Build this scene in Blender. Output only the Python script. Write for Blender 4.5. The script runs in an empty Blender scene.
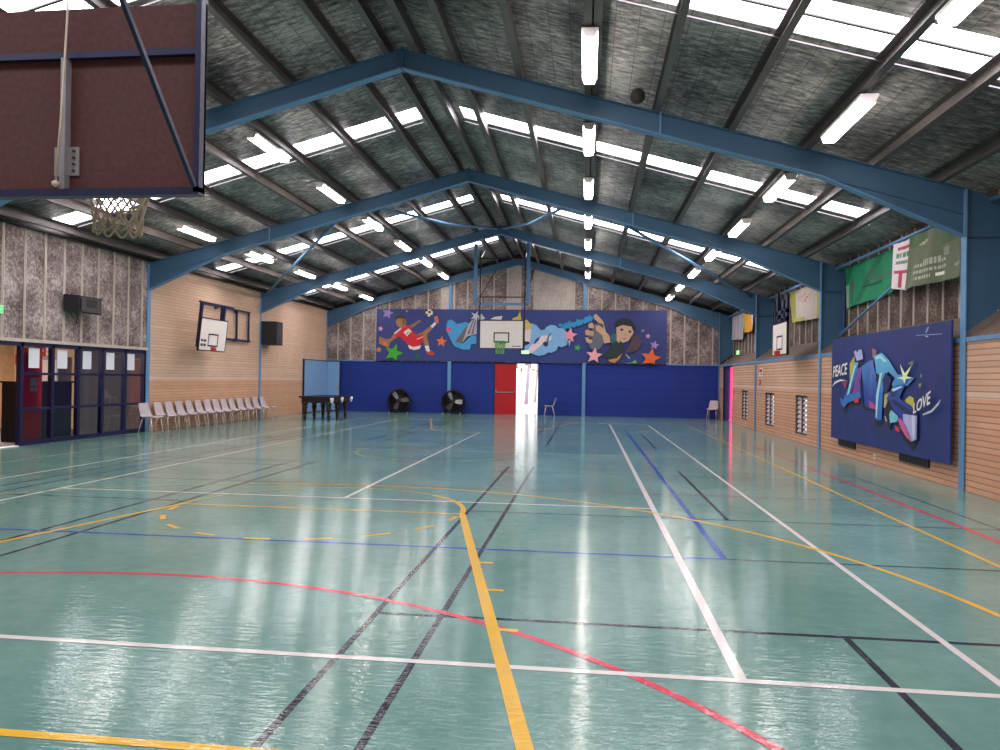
import bpy, math, random
from mathutils import Matrix, Vector
random.seed(7)
C = bpy.context.scene.collection
XC = -3.11          # hall centre line
XR, XL = 5.66, -11.88   # inner faces of the columns
S = 0.276           # roof slope
BAY0, BAY = 12.148, 7.074
YB = 33.47          # far wall
YF = -2.1           # wall behind the camera
ORD = ['first', 'second', 'third', 'fourth', 'fifth', 'sixth', 'seventh', 'eighth', 'ninth', 'tenth', 'eleventh', 'twelfth', 'thirteenth', 'fourteenth']

# ---------------------------------------------------------------- materials
def srgb(r, g, b):
    f = lambda c: (c/255/12.92) if c/255 <= 0.04045 else ((c/255+0.055)/1.055)**2.4
    return (f(r), f(g), f(b), 1.0)

def nodemat(name):
    m = bpy.data.materials.new(name); m.use_nodes = True
    nt = m.node_tree
    return m, nt, nt.nodes['Principled BSDF']

def N(nt, kind, **kw):
    n = nt.nodes.new(kind)
    for k, v in kw.items():
        if k in n.inputs: n.inputs[k].default_value = v
        else: setattr(n, k, v)
    return n

def coords(nt, scale=(1,1,1), kind='Object'):
    tc = N(nt, 'ShaderNodeTexCoord'); mp = N(nt, 'ShaderNodeMapping')
    mp.inputs['Scale'].default_value = scale
    nt.links.new(tc.outputs[kind], mp.inputs[0])
    return mp.outputs[0]

def ramp(nt, fac, stops):
    r = N(nt, 'ShaderNodeValToRGB')
    el = r.color_ramp.elements
    while len(el) < len(stops): el.new(0.5)
    for e, (p, c) in zip(el, stops): e.position = p; e.color = c
    nt.links.new(fac, r.inputs[0])
    return r.outputs[0]

def plain(name, col, rough=0.5, metal=0.0, var=0.12, scale=6.0, bump=0.0):
    """a paint / plastic / cloth with a slight noise mottling"""
    m, nt, b = nodemat(name)
    v = coords(nt)
    no = N(nt, 'ShaderNodeTexNoise', Scale=scale, Detail=4.0)
    nt.links.new(v, no.inputs['Vector'])
    c0 = tuple(x*(1-var) for x in col[:3])+(1,); c1 = tuple(min(1, x*(1+var)) for x in col[:3])+(1,)
    nt.links.new(ramp(nt, no.outputs['Fac'], [(0.3, c0), (0.7, c1)]), b.inputs['Base Color'])
    b.inputs['Roughness'].default_value = rough; b.inputs['Metallic'].default_value = metal
    if bump:
        bp = N(nt, 'ShaderNodeBump', Strength=bump, Distance=0.02)
        nt.links.new(no.outputs['Fac'], bp.inputs['Height']); nt.links.new(bp.outputs[0], b.inputs['Normal'])
    return m

def emit(name, col, strength):
    m, nt, b = nodemat(name)
    b.inputs['Base Color'].default_value = col
    b.inputs['Emission Color'].default_value = col
    b.inputs['Emission Strength'].default_value = strength
    b.inputs['Roughness'].default_value = 0.4
    return m

def brick(name, c1, c2, mortar, axis, msize=0.008, vary=True, orange=None):
    """axis 'x': wall runs along Y (normal X); 'y': wall runs along X"""
    m, nt, b = nodemat(name)
    tc = N(nt, 'ShaderNodeTexCoord'); sp = N(nt, 'ShaderNodeSeparateXYZ'); cb = N(nt, 'ShaderNodeCombineXYZ')
    nt.links.new(tc.outputs['Object'], sp.inputs[0])
    nt.links.new(sp.outputs['Y' if axis == 'x' else 'X'], cb.inputs['X']); nt.links.new(sp.outputs['Z'], cb.inputs['Y'])
    br = N(nt, 'ShaderNodeTexBrick', Color1=c1, Color2=c2, Mortar=mortar)
    br.inputs['Scale'].default_value = 1.0
    br.inputs['Mortar Size'].default_value = msize
    br.inputs['Brick Width'].default_value = 60.0
    br.inputs['Row Height'].default_value = 0.0886
    br.inputs['Bias'].default_value = 0.1
    nt.links.new(cb.outputs[0], br.inputs['Vector'])
    up = N(nt, 'ShaderNodeTexBrick', Color1=(1, 1, 1, 1), Color2=(0.93, 0.92, 0.91, 1), Mortar=(0.86, 0.84, 0.83, 1))
    up.inputs['Scale'].default_value = 1.0; up.inputs['Mortar Size'].default_value = 0.005; up.inputs['Brick Width'].default_value = 0.30; up.inputs['Row Height'].default_value = 0.0886
    nt.links.new(cb.outputs[0], up.inputs['Vector'])
    ml = N(nt, 'ShaderNodeMix', data_type='RGBA', blend_type='MULTIPLY'); ml.inputs['Factor'].default_value = 1.0
    nt.links.new(br.outputs['Color'], ml.inputs['A']); nt.links.new(up.outputs['Color'], ml.inputs['B'])
    no = N(nt, 'ShaderNodeTexNoise', Scale=0.9, Detail=3.0)
    nt.links.new(tc.outputs['Object'], no.inputs['Vector'])
    mx = N(nt, 'ShaderNodeMix', data_type='RGBA', blend_type='MULTIPLY')
    mx.inputs['Factor'].default_value = 0.5
    nt.links.new(ml.outputs['Result'], mx.inputs['A'])
    nt.links.new(ramp(nt, no.outputs['Fac'], [(0.3, (0.85, 0.83, 0.82, 1)), (0.7, (1.05, 1.03, 1.0, 1))]), mx.inputs['B'])
    out = mx.outputs['Result']
    if orange:      # lower courses a warmer brick, one pale course between
        for lo, hi, col, fac in [(-1, 1.42, orange, 0.7), (1.40, 1.50, srgb(225, 205, 190), 0.4)]:
            a = N(nt, 'ShaderNodeMath', operation='GREATER_THAN'); a.inputs[1].default_value = lo
            c = N(nt, 'ShaderNodeMath', operation='LESS_THAN'); c.inputs[1].default_value = hi
            d = N(nt, 'ShaderNodeMath', operation='MULTIPLY'); e = N(nt, 'ShaderNodeMath', operation='MULTIPLY'); e.inputs[1].default_value = fac
            nt.links.new(sp.outputs['Z'], a.inputs[0]); nt.links.new(sp.outputs['Z'], c.inputs[0])
            nt.links.new(a.outputs[0], d.inputs[0]); nt.links.new(c.outputs[0], d.inputs[1]); nt.links.new(d.outputs[0], e.inputs[0])
            m2 = N(nt, 'ShaderNodeMix', data_type='RGBA', blend_type='MIX' if lo > 0 else 'MULTIPLY')
            nt.links.new(e.outputs[0], m2.inputs['Factor']); nt.links.new(out, m2.inputs['A']); m2.inputs['B'].default_value = col
            out = m2.outputs['Result']
    nt.links.new(out, b.inputs['Base Color'])
    b.inputs['Roughness'].default_value = 0.75
    bp = N(nt, 'ShaderNodeBump', Strength=0.5, Distance=0.01, invert=True)
    nt.links.new(br.outputs['Fac'], bp.inputs['Height']); nt.links.new(bp.outputs[0], b.inputs['Normal'])
    return m

def wool(name, dark, mid, light):
    m, nt, b = nodemat(name)
    v = coords(nt)
    a = N(nt, 'ShaderNodeTexNoise', Scale=16.0, Detail=6.0, Roughness=0.75); nt.links.new(v, a.inputs['Vector'])
    l = N(nt, 'ShaderNodeTexNoise', Scale=1.6, Detail=2.0); nt.links.new(v, l.inputs['Vector'])
    ad = N(nt, 'ShaderNodeMath', operation='MULTIPLY_ADD'); ad.inputs[1].default_value = 0.5
    nt.links.new(l.outputs['Fac'], ad.inputs[0]); nt.links.new(a.outputs['Fac'], ad.inputs[2])
    nt.links.new(ramp(nt, ad.outputs[0], [(0.55, dark), (0.76, mid), (0.95, light)]), b.inputs['Base Color'])
    b.inputs['Roughness'].default_value = 0.95
    bp = N(nt, 'ShaderNodeBump', Strength=0.6, Distance=0.02)
    nt.links.new(a.outputs['Fac'], bp.inputs['Height']); nt.links.new(bp.outputs[0], b.inputs['Normal'])
    return m

M = {}
M['steel'] = plain('blue_paint', srgb(70, 108, 142), 0.5, 0, 0.06, 2)
M['flange'] = plain('blue_paint_pale_and_lit', srgb(100, 146, 192), 0.5, 0, 0.06, 2)  # frame flanges: same blue with front light painted in; other parts truly pale
M['purlin'] = plain('galvanised_steel', srgb(104, 96, 94), 0.45, 0.3, 0.12, 3)
M['navy'] = plain('navy_paint', srgb(22, 30, 70), 0.4, 0, 0.06)
M['navyframe'] = plain('navy_frame', srgb(13, 17, 62), 0.35, 0, 0.06)
M['blue'] = plain('royal_blue', srgb(24, 50, 150), 0.5, 0, 0.08, 1.5)
M['muralblue'] = plain('mural_blue', srgb(46, 60, 126), 0.55, 0, 0.07, 1.2)
M['graffblue'] = plain('graffiti_ground', srgb(28, 44, 110), 0.55, 0, 0.14, 2.5)
M['red'] = plain('red_paint', srgb(190, 18, 28), 0.4, 0, 0.05)
M['white'] = plain('white_paint', srgb(244, 232, 228), 0.5, 0, 0.03)
M['paper'] = plain('paper', srgb(225, 225, 235), 0.8, 0, 0.02)
M['black'] = plain('black', srgb(20, 18, 20), 0.5, 0, 0.1)
M['darkgrey'] = plain('dark_grey', srgb(62, 58, 60), 0.6, 0, 0.1)
M['grey'] = plain('grey_steel', srgb(150, 146, 150), 0.45, 0.2, 0.08)
M['chrome'] = plain('chrome', srgb(190, 186, 190), 0.25, 0.9, 0.05)
M['plastic'] = plain('grey_plastic', srgb(188, 174, 180), 0.45, 0, 0.04)
M['legmetal'] = plain('pale_tube', srgb(205, 195, 195), 0.35, 0.4, 0.05)
M['batten'] = plain('pale_batten', srgb(196, 182, 172), 0.6, 0, 0.06)
M['maroon'] = plain('maroon_board', srgb(80, 44, 44), 0.8, 0, 0.2, 30)
M['rope'] = plain('rope', srgb(214, 196, 180), 0.8, 0, 0.08, 30)
M['net'] = plain('net_cord', srgb(172, 156, 136), 0.8, 0, 0.08, 30)
M['greennet'] = plain('green_cord', srgb(110, 170, 90), 0.8, 0, 0.1)
M['rimred'] = plain('rim_red', srgb(190, 50, 40), 0.4)
M['skyblue'] = plain('sky_blue_panel', srgb(130, 170, 212), 0.5, 0, 0.03, 1.5)
M['billiard'] = plain('billiard_cloth', srgb(24, 42, 120), 0.9, 0, 0.08, 30)
M['darkwood'] = plain('dark_wood', srgb(34, 24, 24), 0.35, 0, 0.2, 10)
M['blade'] = plain('fan_blade', srgb(190, 182, 182), 0.35, 0.6, 0.08)
M['concrete'] = plain('concrete', srgb(215, 210, 205), 0.9, 0, 0.06, 2)
M['bark'] = plain('bark', srgb(190, 170, 185), 0.9, 0, 0.2, 8)
M['leafy'] = plain('leaves', srgb(150, 140, 110), 0.8, 0, 0.3, 8)
M['counter'] = plain('dark_counter', srgb(16, 18, 40), 0.6, 0, 0.1)
M['tan'] = plain('tan_board', srgb(196, 160, 122), 0.8, 0, 0.1)
M['orange'] = plain('orange_card', srgb(214, 120, 60), 0.8, 0, 0.15)
M['teal'] = plain('teal_card', srgb(60, 130, 150), 0.8, 0, 0.15)
M['violet'] = plain('violet_door', srgb(72, 60, 110), 0.5, 0, 0.05)
M['wool'] = wool('woodwool', srgb(64, 55, 54), srgb(140, 124, 122), srgb(206, 192, 188))
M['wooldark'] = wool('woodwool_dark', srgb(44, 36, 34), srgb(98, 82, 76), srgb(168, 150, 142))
M['woolpale'] = wool('woodwool_pale', srgb(170, 156, 150), srgb(200, 186, 178), srgb(220, 206, 200))
M['brickL'] = brick('brick_tan', srgb(222, 188, 164), srgb(214, 178, 152), srgb(202, 168, 144), 'x', orange=srgb(246, 220, 196))
M['brickR'] = brick('brick_orange', srgb(222, 178, 152), srgb(212, 164, 136), srgb(170, 132, 112), 'x', 0.010, orange=srgb(252, 234, 220))
M['brickB'] = brick('brick_painted_blue', srgb(24, 54, 150), srgb(21, 49, 142), srgb(17, 40, 124), 'y', 0.006)
M['sill'] = plain('sill', srgb(112, 94, 86), 0.9, 0, 0.25, 14)
M['tube'] = emit('lit_diffuser', (1.0, 0.90, 0.84, 1), 21.0)
M['sky'] = emit('skylight_sheet', (0.97, 0.95, 1.0, 1), 14.5)
M['trimgrey'] = plain('pale_trim', srgb(112, 104, 108), 0.5, 0.1, 0.06)
M['exit'] = emit('exit_green', srgb(60, 200, 110), 1.2)
M['exitlit'] = emit('exit_green_bright', srgb(150, 240, 150), 2.0)
M['pinkglow'] = emit('painted_sunlight_red', srgb(255, 50, 110), 2.2)  # sunlight on a red door edge, put in as emission

def glass_mat():
    m = bpy.data.materials.new('window_glass'); m.use_nodes = True
    nt = m.node_tree; nt.nodes.clear()
    o = N(nt, 'ShaderNodeOutputMaterial'); mix = N(nt, 'ShaderNodeMixShader')
    t = N(nt, 'ShaderNodeBsdfTransparent'); t.inputs[0].default_value = (0.78, 0.80, 0.85, 1)
    g = N(nt, 'ShaderNodeBsdfGlossy'); g.inputs['Roughness'].default_value = 0.02
    f = N(nt, 'ShaderNodeFresnel', IOR=1.8)
    nt.links.new(f.outputs[0], mix.inputs[0]); nt.links.new(t.outputs[0], mix.inputs[1]); nt.links.new(g.outputs[0], mix.inputs[2])
    nt.links.new(mix.outputs[0], o.inputs[0])
    return m
M['glass'] = glass_mat()

def floor_mat():
    m, nt, b = nodemat('sports_floor')
    v = coords(nt)
    a = N(nt, 'ShaderNodeTexNoise', Scale=0.5, Detail=5.0); nt.links.new(v, a.inputs['Vector'])
    c = N(nt, 'ShaderNodeTexNoise', Scale=7.0, Detail=6.0, Roughness=0.7); nt.links.new(v, c.inputs['Vector'])
    ad = N(nt, 'ShaderNodeMath', operation='MULTIPLY_ADD'); ad.inputs[1].default_value = 0.6
    nt.links.new(c.outputs['Fac'], ad.inputs[0]); nt.links.new(a.outputs['Fac'], ad.inputs[2])
    nt.links.new(ramp(nt, ad.outputs[0], [(0.55, srgb(94, 131, 124)), (0.8, srgb(109, 146, 138)), (1.0, srgb(124, 158, 151))]), b.inputs['Base Color'])
    finish(nt, b, v)
    return m
def finish(nt, b, v):
    """worn varnish: glossy with small ripples that smear the reflections"""
    r = N(nt, 'ShaderNodeTexNoise', Scale=3.0, Detail=3.0); nt.links.new(v, r.inputs['Vector'])
    mr = N(nt, 'ShaderNodeMapRange'); mr.inputs['To Min'].default_value = 0.06; mr.inputs['To Max'].default_value = 0.12
    nt.links.new(r.outputs['Fac'], mr.inputs['Value']); nt.links.new(mr.outputs[0], b.inputs['Roughness'])
    w = N(nt, 'ShaderNodeTexNoise', Scale=8.0, Detail=3.0, Roughness=0.6); nt.links.new(coords(nt, (0.7, 3.2, 1.0)), w.inputs['Vector'])
    bp = N(nt, 'ShaderNodeBump', Strength=0.13, Distance=0.02)
    nt.links.new(w.outputs['Fac'], bp.inputs['Height']); nt.links.new(bp.outputs[0], b.inputs['Normal'])
    b.inputs['IOR'].default_value = 1.28
M['floor'] = floor_mat()
def line_mat(name, col, wear=0.12, floorcol=srgb(100, 146, 138)):
    m, nt, b = nodemat(name); v = coords(nt)
    a = N(nt, 'ShaderNodeTexNoise', Scale=5.0, Detail=6.0, Roughness=0.7); nt.links.new(v, a.inputs['Vector'])
    mixc = tuple(col[i]*(1-wear)+floorcol[i]*wear for i in range(3))+(1,)
    nt.links.new(ramp(nt, a.outputs['Fac'], [(0.38, mixc), (0.55, col)]), b.inputs['Base Color'])
    finish(nt, b, v)
    return m
LINES = {'w': line_mat('line_white', srgb(226, 216, 214)), 'y': line_mat('line_yellow', srgb(232, 180, 62)), 'yp': line_mat('line_yellow_worn', srgb(178, 176, 108), 0.5),
         'wp': line_mat('line_white_worn', srgb(172, 190, 178), 0.5),
         'r': line_mat('line_red', srgb(214, 66, 88)), 'rp': line_mat('line_red_worn', srgb(150, 116, 108), 0.5), 'b': line_mat('line_blue', srgb(52, 84, 172)),
         'bd': line_mat('line_dark_blue', srgb(58, 82, 124), 0.3), 'k': line_mat('line_black', srgb(52, 50, 64), 0.0), 'kp': line_mat('line_black_worn', srgb(70, 92, 98), 0.35)}

def foil_mat():
    m, nt, b = nodemat('roof_foil')
    v = coords(nt)
    vs = coords(nt, (0.9, 2.4, 1.0))
    a = N(nt, 'ShaderNodeTexNoise', Scale=5.5, Detail=8.0, Roughness=0.72); nt.links.new(vs, a.inputs['Vector'])
    w = N(nt, 'ShaderNodeTexNoise', Scale=0.55, Detail=2.0); nt.links.new(v, w.inputs['Vector'])
    ad = N(nt, 'ShaderNodeMath', operation='MULTIPLY_ADD'); ad.inputs[1].default_value = 0.6
    nt.links.new(w.outputs['Fac'], ad.inputs[0]); nt.links.new(a.outputs['Fac'], ad.inputs[2])
    # safety mesh grid
    sp = N(nt, 'ShaderNodeSeparateXYZ'); nt.links.new(v, sp.inputs[0])
    cb = N(nt, 'ShaderNodeCombineXYZ'); nt.links.new(sp.outputs['X'], cb.inputs['X']); nt.links.new(sp.outputs['Y'], cb.inputs['Y'])
    g = N(nt, 'ShaderNodeTexBrick', Color1=(1, 1, 1, 1), Color2=(1, 1, 1, 1), Mortar=(0.45, 0.45, 0.45, 1))
    g.offset = 0.0
    g.inputs['Scale'].default_value = 1.0; g.inputs['Mortar Size'].default_value = 0.006; g.inputs['Brick Width'].default_value = 0.30; g.inputs['Row Height'].default_value = 0.15
    nt.links.new(cb.outputs[0], g.inputs['Vector'])
    col = ramp(nt, ad.outputs[0], [(0.62, srgb(70, 68, 72)), (0.78, srgb(156, 153, 151)), (0.94, srgb(240, 234, 226))])
    mx = N(nt, 'ShaderNodeMix', data_type='RGBA', blend_type='MULTIPLY'); mx.inputs['Factor'].default_value = 1.0
    nt.links.new(col, mx.inputs['A']); nt.links.new(g.outputs['Color'], mx.inputs['B'])
    nt.links.new(mx.outputs['Result'], b.inputs['Base Color'])
    b.inputs['Metallic'].default_value = 0.6; b.inputs['Roughness'].default_value = 0.34
    bp = N(nt, 'ShaderNodeBump', Strength=1.0, Distance=0.10)
    nt.links.new(a.outputs['Fac'], bp.inputs['Height']); nt.links.new(bp.outputs[0], b.inputs['Normal'])
    return m
M['foil'] = foil_mat()

def spray(name, top, bottom, z0, z1):
    """sprayed paint that fades with height on the board"""
    m, nt, b = nodemat(name)
    v = coords(nt); sp = N(nt, 'ShaderNodeSeparateXYZ'); nt.links.new(v, sp.inputs[0])
    no = N(nt, 'ShaderNodeTexNoise', Scale=4.0, Detail=3.0); nt.links.new(v, no.inputs['Vector'])
    mr = N(nt, 'ShaderNodeMapRange'); mr.inputs['From Min'].default_value = z0; mr.inputs['From Max'].default_value = z1
    nt.links.new(sp.outputs['Z'], mr.inputs['Value'])
    ad = N(nt, 'ShaderNodeMath', operation='MULTIPLY_ADD'); ad.inputs[1].default_value = 0.5; ad.use_clamp = True
    nt.links.new(no.outputs['Fac'], ad.inputs[0])
    sb = N(nt, 'ShaderNodeMath', operation='SUBTRACT'); sb.inputs[1].default_value = 0.25
    nt.links.new(mr.outputs[0], sb.inputs[0]); nt.links.new(sb.outputs[0], ad.inputs[2])
    nt.links.new(ramp(nt, ad.outputs[0], [(0.1, bottom), (0.9, top)]), b.inputs['Base Color'])
    b.inputs['Roughness'].default_value = 0.6
    return m
PAINT = {}
def paint(r, g, b):
    k = (r, g, b)
    if k not in PAINT: PAINT[k] = plain('mural_paint_%d_%d_%d' % k, srgb(r, g, b), 0.6, 0, 0.05, 5)
    return PAINT[k]

# ---------------------------------------------------------------- mesh helpers
class MB:
    def __init__(s): s.v = []; s.f = []; s.m = []; s.mats = []; s.smooth = []
    def mi(s, m):
        if m not in s.mats: s.mats.append(m)
        return s.mats.index(m)
    def add(s, vs, fs, m, smooth=False):
        o = len(s.v); s.v += [tuple(p) for p in vs]; k = s.mi(m)
        for f in fs: s.f.append(tuple(i+o for i in f)); s.m.append(k); s.smooth.append(smooth)
        return s
    def box(s, x0, x1, y0, y1, z0, z1, m):
        x0, x1 = min(x0, x1), max(x0, x1); y0, y1 = min(y0, y1), max(y0, y1); z0, z1 = min(z0, z1), max(z0, z1)
        vs = [(x0,y0,z0),(x1,y0,z0),(x1,y1,z0),(x0,y1,z0),(x0,y0,z1),(x1,y0,z1),(x1,y1,z1),(x0,y1,z1)]
        return s.add(vs, [(3,2,1,0),(4,5,6,7),(0,1,5,4),(1,2,6,5),(2,3,7,6),(3,0,4,7)], m)
    def prism(s, pts, vec, m, smooth=False):
        n = len(pts); vec = Vector(vec)
        nrm = Vector((0,0,0))
        for i in range(n):
            a, b = Vector(pts[i]), Vector(pts[(i+1) % n]); nrm += a.cross(b)
        if nrm.dot(vec) > 0: pts = pts[::-1]
        vs = [tuple(p) for p in pts]+[tuple(Vector(p)+vec) for p in pts]
        fs = [tuple(range(n)), tuple(range(2*n-1, n-1, -1))]
        for i in range(n):
            j = (i+1) % n; fs.append((j, i, n+i, n+j))
        return s.add(vs, fs, m, smooth)
    def poly(s, pts, m): return s.add(pts, [tuple(range(len(pts)))], m)
    def bar(s, p, q, w, h, m, up=(0,0,1)):
        """rectangular bar from p to q, w across, h along up"""
        p, q = Vector(p), Vector(q); d = (q-p).normalized(); up = Vector(up)
        if abs(d.dot(up)) > 0.98: up = Vector((0,1,0)) if abs(d.y) < 0.9 else Vector((1,0,0))
        a = d.cross(up).normalized()*w/2; b = a.cross(d).normalized()*h/2
        pts = [p-a-b, p+a-b, p+a+b, p-a+b]
        return s.prism(pts, q-p, m)
    def tube(s, pts, r, m, n=8, closed=False, caps=True):
        pts = [Vector(p) for p in pts]; k = len(pts); vs = []; fs = []
        rs = r if isinstance(r, (list, tuple)) else [r]*k
        ref = None
        for i, p in enumerate(pts):
            if closed: d = (pts[(i+1) % k]-pts[i-1])
            else: d = pts[min(i+1, k-1)]-pts[max(i-1, 0)]
            d = d.normalized()
            if ref is None: ref = Vector((0,0,1)) if abs(d.z) < 0.9 else Vector((1,0,0))
            a = (ref-d*ref.dot(d)).normalized(); b = d.cross(a); ref = a
            for j in range(n):
                t = 2*math.pi*j/n; vs.append(p+(a*math.cos(t)+b*math.sin(t))*rs[i])
        for i in range(k if closed else k-1):
            for j in range(n):
                i2 = (i+1) % k; fs.append((i*n+j, i*n+(j+1) % n, i2*n+(j+1) % n, i2*n+j))
        if caps and not closed: fs += [tuple(range(n-1, -1, -1)), tuple(range((k-1)*n, k*n))]
        return s.add(vs, fs, m, True)
    def lathe(s, prof, c, m, n=16, axis=(0,0,1), smooth=True):
        """prof: (radius, height) along axis from c"""
        ax = Vector(axis).normalized(); a = ax.orthogonal().normalized(); b = ax.cross(a); c = Vector(c); vs = []; fs = []
        for r, h in prof:
            for j in range(n):
                t = 2*math.pi*j/n; vs.append(c+ax*h+(a*math.cos(t)+b*math.sin(t))*r)
        k = len(prof)
        for i in range(k-1):
            for j in range(n): fs.append((i*n+j, i*n+(j+1) % n, (i+1)*n+(j+1) % n, (i+1)*n+j))
        fs += [tuple(range(n-1, -1, -1)), tuple(range((k-1)*n, k*n))]
        return s.add(vs, fs, m, smooth)
    def build(s, name, parent=None, origin=(0,0,0), rot=None):
        me = bpy.data.meshes.new(name)
        ox, oy, oz = origin
        me.from_pydata([(x-ox, y-oy, z-oz) for x, y, z in s.v], [], s.f)
        for m in s.mats: me.materials.append(m)
        me.polygons.foreach_set('material_index', s.m); me.polygons.foreach_set('use_smooth', s.smooth)
        me.update()
        o = bpy.data.objects.new(name, me); C.objects.link(o)
        if parent is not None: o.parent = parent
        else: o.location = origin
        return o

def tag(o, label, cat, group=None):
    o['label'] = label; o['category'] = cat
    if group: o['group'] = group
    return o
def struct(o): o['kind'] = 'structure'; return o
def thing(name, label, cat, loc=(0,0,0), rz=0.0, group=None):
    e = bpy.data.objects.new(name, None); C.objects.link(e); e.empty_display_size = 0.2
    e.location = loc; e.rotation_euler = (0, 0, rz)
    return tag(e, label, cat, group)
def dup(root, loc=None, rz=None, label=None, group=None):
    r = root.copy(); C.objects.link(r)
    if loc is not None: r.location = loc
    if rz is not None: r.rotation_euler = (0, 0, rz)
    if label: r['label'] = label
    if group: r['group'] = group
    for ch in list(root.children):
        c = ch.copy(); C.objects.link(c); c.parent = r
        for g in list(ch.children):
            d = g.copy(); C.objects.link(d); d.parent = c
    return r

def text_polys(txt, size, shear=0.0, spacing=1.0):
    cu = bpy.data.curves.new('lettering', 'FONT'); cu.body = txt; cu.size = size; cu.shear = shear; cu.space_character = spacing
    cu.offset = size*0.02
    o = bpy.data.objects.new('lettering', cu); C.objects.link(o)
    bpy.context.view_layer.update()
    ev = o.evaluated_get(bpy.context.evaluated_depsgraph_get()); me = ev.to_mesh()
    vs = [tuple(v.co) for v in me.vertices]; fs = [tuple(p.vertices) for p in me.polygons]
    ev.to_mesh_clear(); bpy.data.objects.remove(o); bpy.data.curves.remove(cu)
    return vs, fs

def roofz(x): return 7.0-S*abs(x-XC)      # top of the rafters at x

# ================================================================ THE SETTING
# ---- floor with its painted court lines
fm = MB()
fm.poly([(XL-0.02, YF, 0), (5.9, YF, 0), (5.9, YB+0.05, 0), (XL-0.02, YB+0.05, 0)], M['floor'])
_lz = [0.0008]
def line(x0, y0, x1, y1, k, w=0.05):
    _lz[0] += 0.00002; z = _lz[0]
    d = Vector((x1-x0, y1-y0)).normalized(); n = Vector((-d.y, d.x))*w/2
    fm.poly([(x0-n.x, y0-n.y, z), (x1-n.x, y1-n.y, z), (x1+n.x, y1+n.y, z), (x0+n.x, y0+n.y, z)], LINES[k])
def arc(cx, cy, r, a0, a1, k, w=0.05, n=48):
    _lz[0] += 0.00002; z = _lz[0]
    vs = []; fs = []
    for i in range(n+1):
        t = math.radians(a0+(a1-a0)*i/n)
        vs += [(cx+math.cos(t)*(r-w/2), cy+math.sin(t)*(r-w/2), z), (cx+math.cos(t)*(r+w/2), cy+math.sin(t)*(r+w/2), z)]
        if i: fs.append((2*i-2, 2*i-1, 2*i+1, 2*i))
    fm.add(vs, fs, LINES[k])
CX = -3.15
# badminton courts (black)
for x0, s in [(-1.38, 1), (-4.97, -1)]:
    xs = [-1.38, -0.94, 1.63, 4.57] if s > 0 else [-4.97, -5.40, -8.0, -10.9]
    for y0, y1, kk in [(0.15, 13.52, 'k'), (17.9, 31.3, 'k')]:
        for i, x in enumerate(xs):
            kx = kk if i < 3 else 'kp'
            if i == 2:
                line(x, y0, x, y0+4.76, kx, 0.045); line(x, y1-4.76+0.12, x, y1, kx, 0.045)
            else: line(x, y0, x, y1, kx, 0.042)
        a, b = min(xs), max(xs)
        for y in (y0, y0+0.76, y1-0.70, y1): line(a, y, b, y, 'kp', 0.04)
        for y in (y0+4.78, y1-4.63): line(a, y, b, y, 'k' if y < 6 else 'kp', 0.045)
# volleyball (blue)
for x in (1.245, -7.62): line(x, 6.92, x, 24.9, 'b' if x > 0 else 'bd', 0.06)
line(-7.62, 6.92, 1.245, 6.92, 'b', 0.05); line(1.245, 6.92, 4.57, 6.92, 'kp', 0.045); line(-7.62, 24.9, 1.245, 24.9, 'bd')
# netball (red)
for x in (4.2, -10.5): line(x, 0.6, x, 31.3, 'r' if x > 0 else 'rp', 0.07)
line(-10.5, 10.74, 4.2, 10.74, 'rp', 0.06); line(-10.5, 21.2, 4.2, 21.2, 'rp', 0.05)
arc(-3.27, 0.66, 4.93, 0, 180, 'r', 0.055, 90); arc(-3.27, 31.2, 4.93, 180, 360, 'rp', 0.05, 60)
line(-4.0, 15.95, -2.2, 15.95, 'rp', 0.12)
# tennis (white)
for x, k in [(0.84, 'w'), (-7.1, 'w'), (2.21, 'w'), (-8.55, 'w')]: line(x, 4.09, x, 27.2 if x > 0 else 27.9, k, 0.065 if x == 0.84 else 0.05)
for y in (4.12, 27.9): line(-8.55, y, 2.21, y, 'w', 0.055)
for y in (9.5, 22.4): line(-7.1, y, 0.84, y, 'w' if y < 10 else 'wp', 0.05)
line(-3.11, 9.5, -3.11, 21.9, 'w', 0.055)
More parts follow.
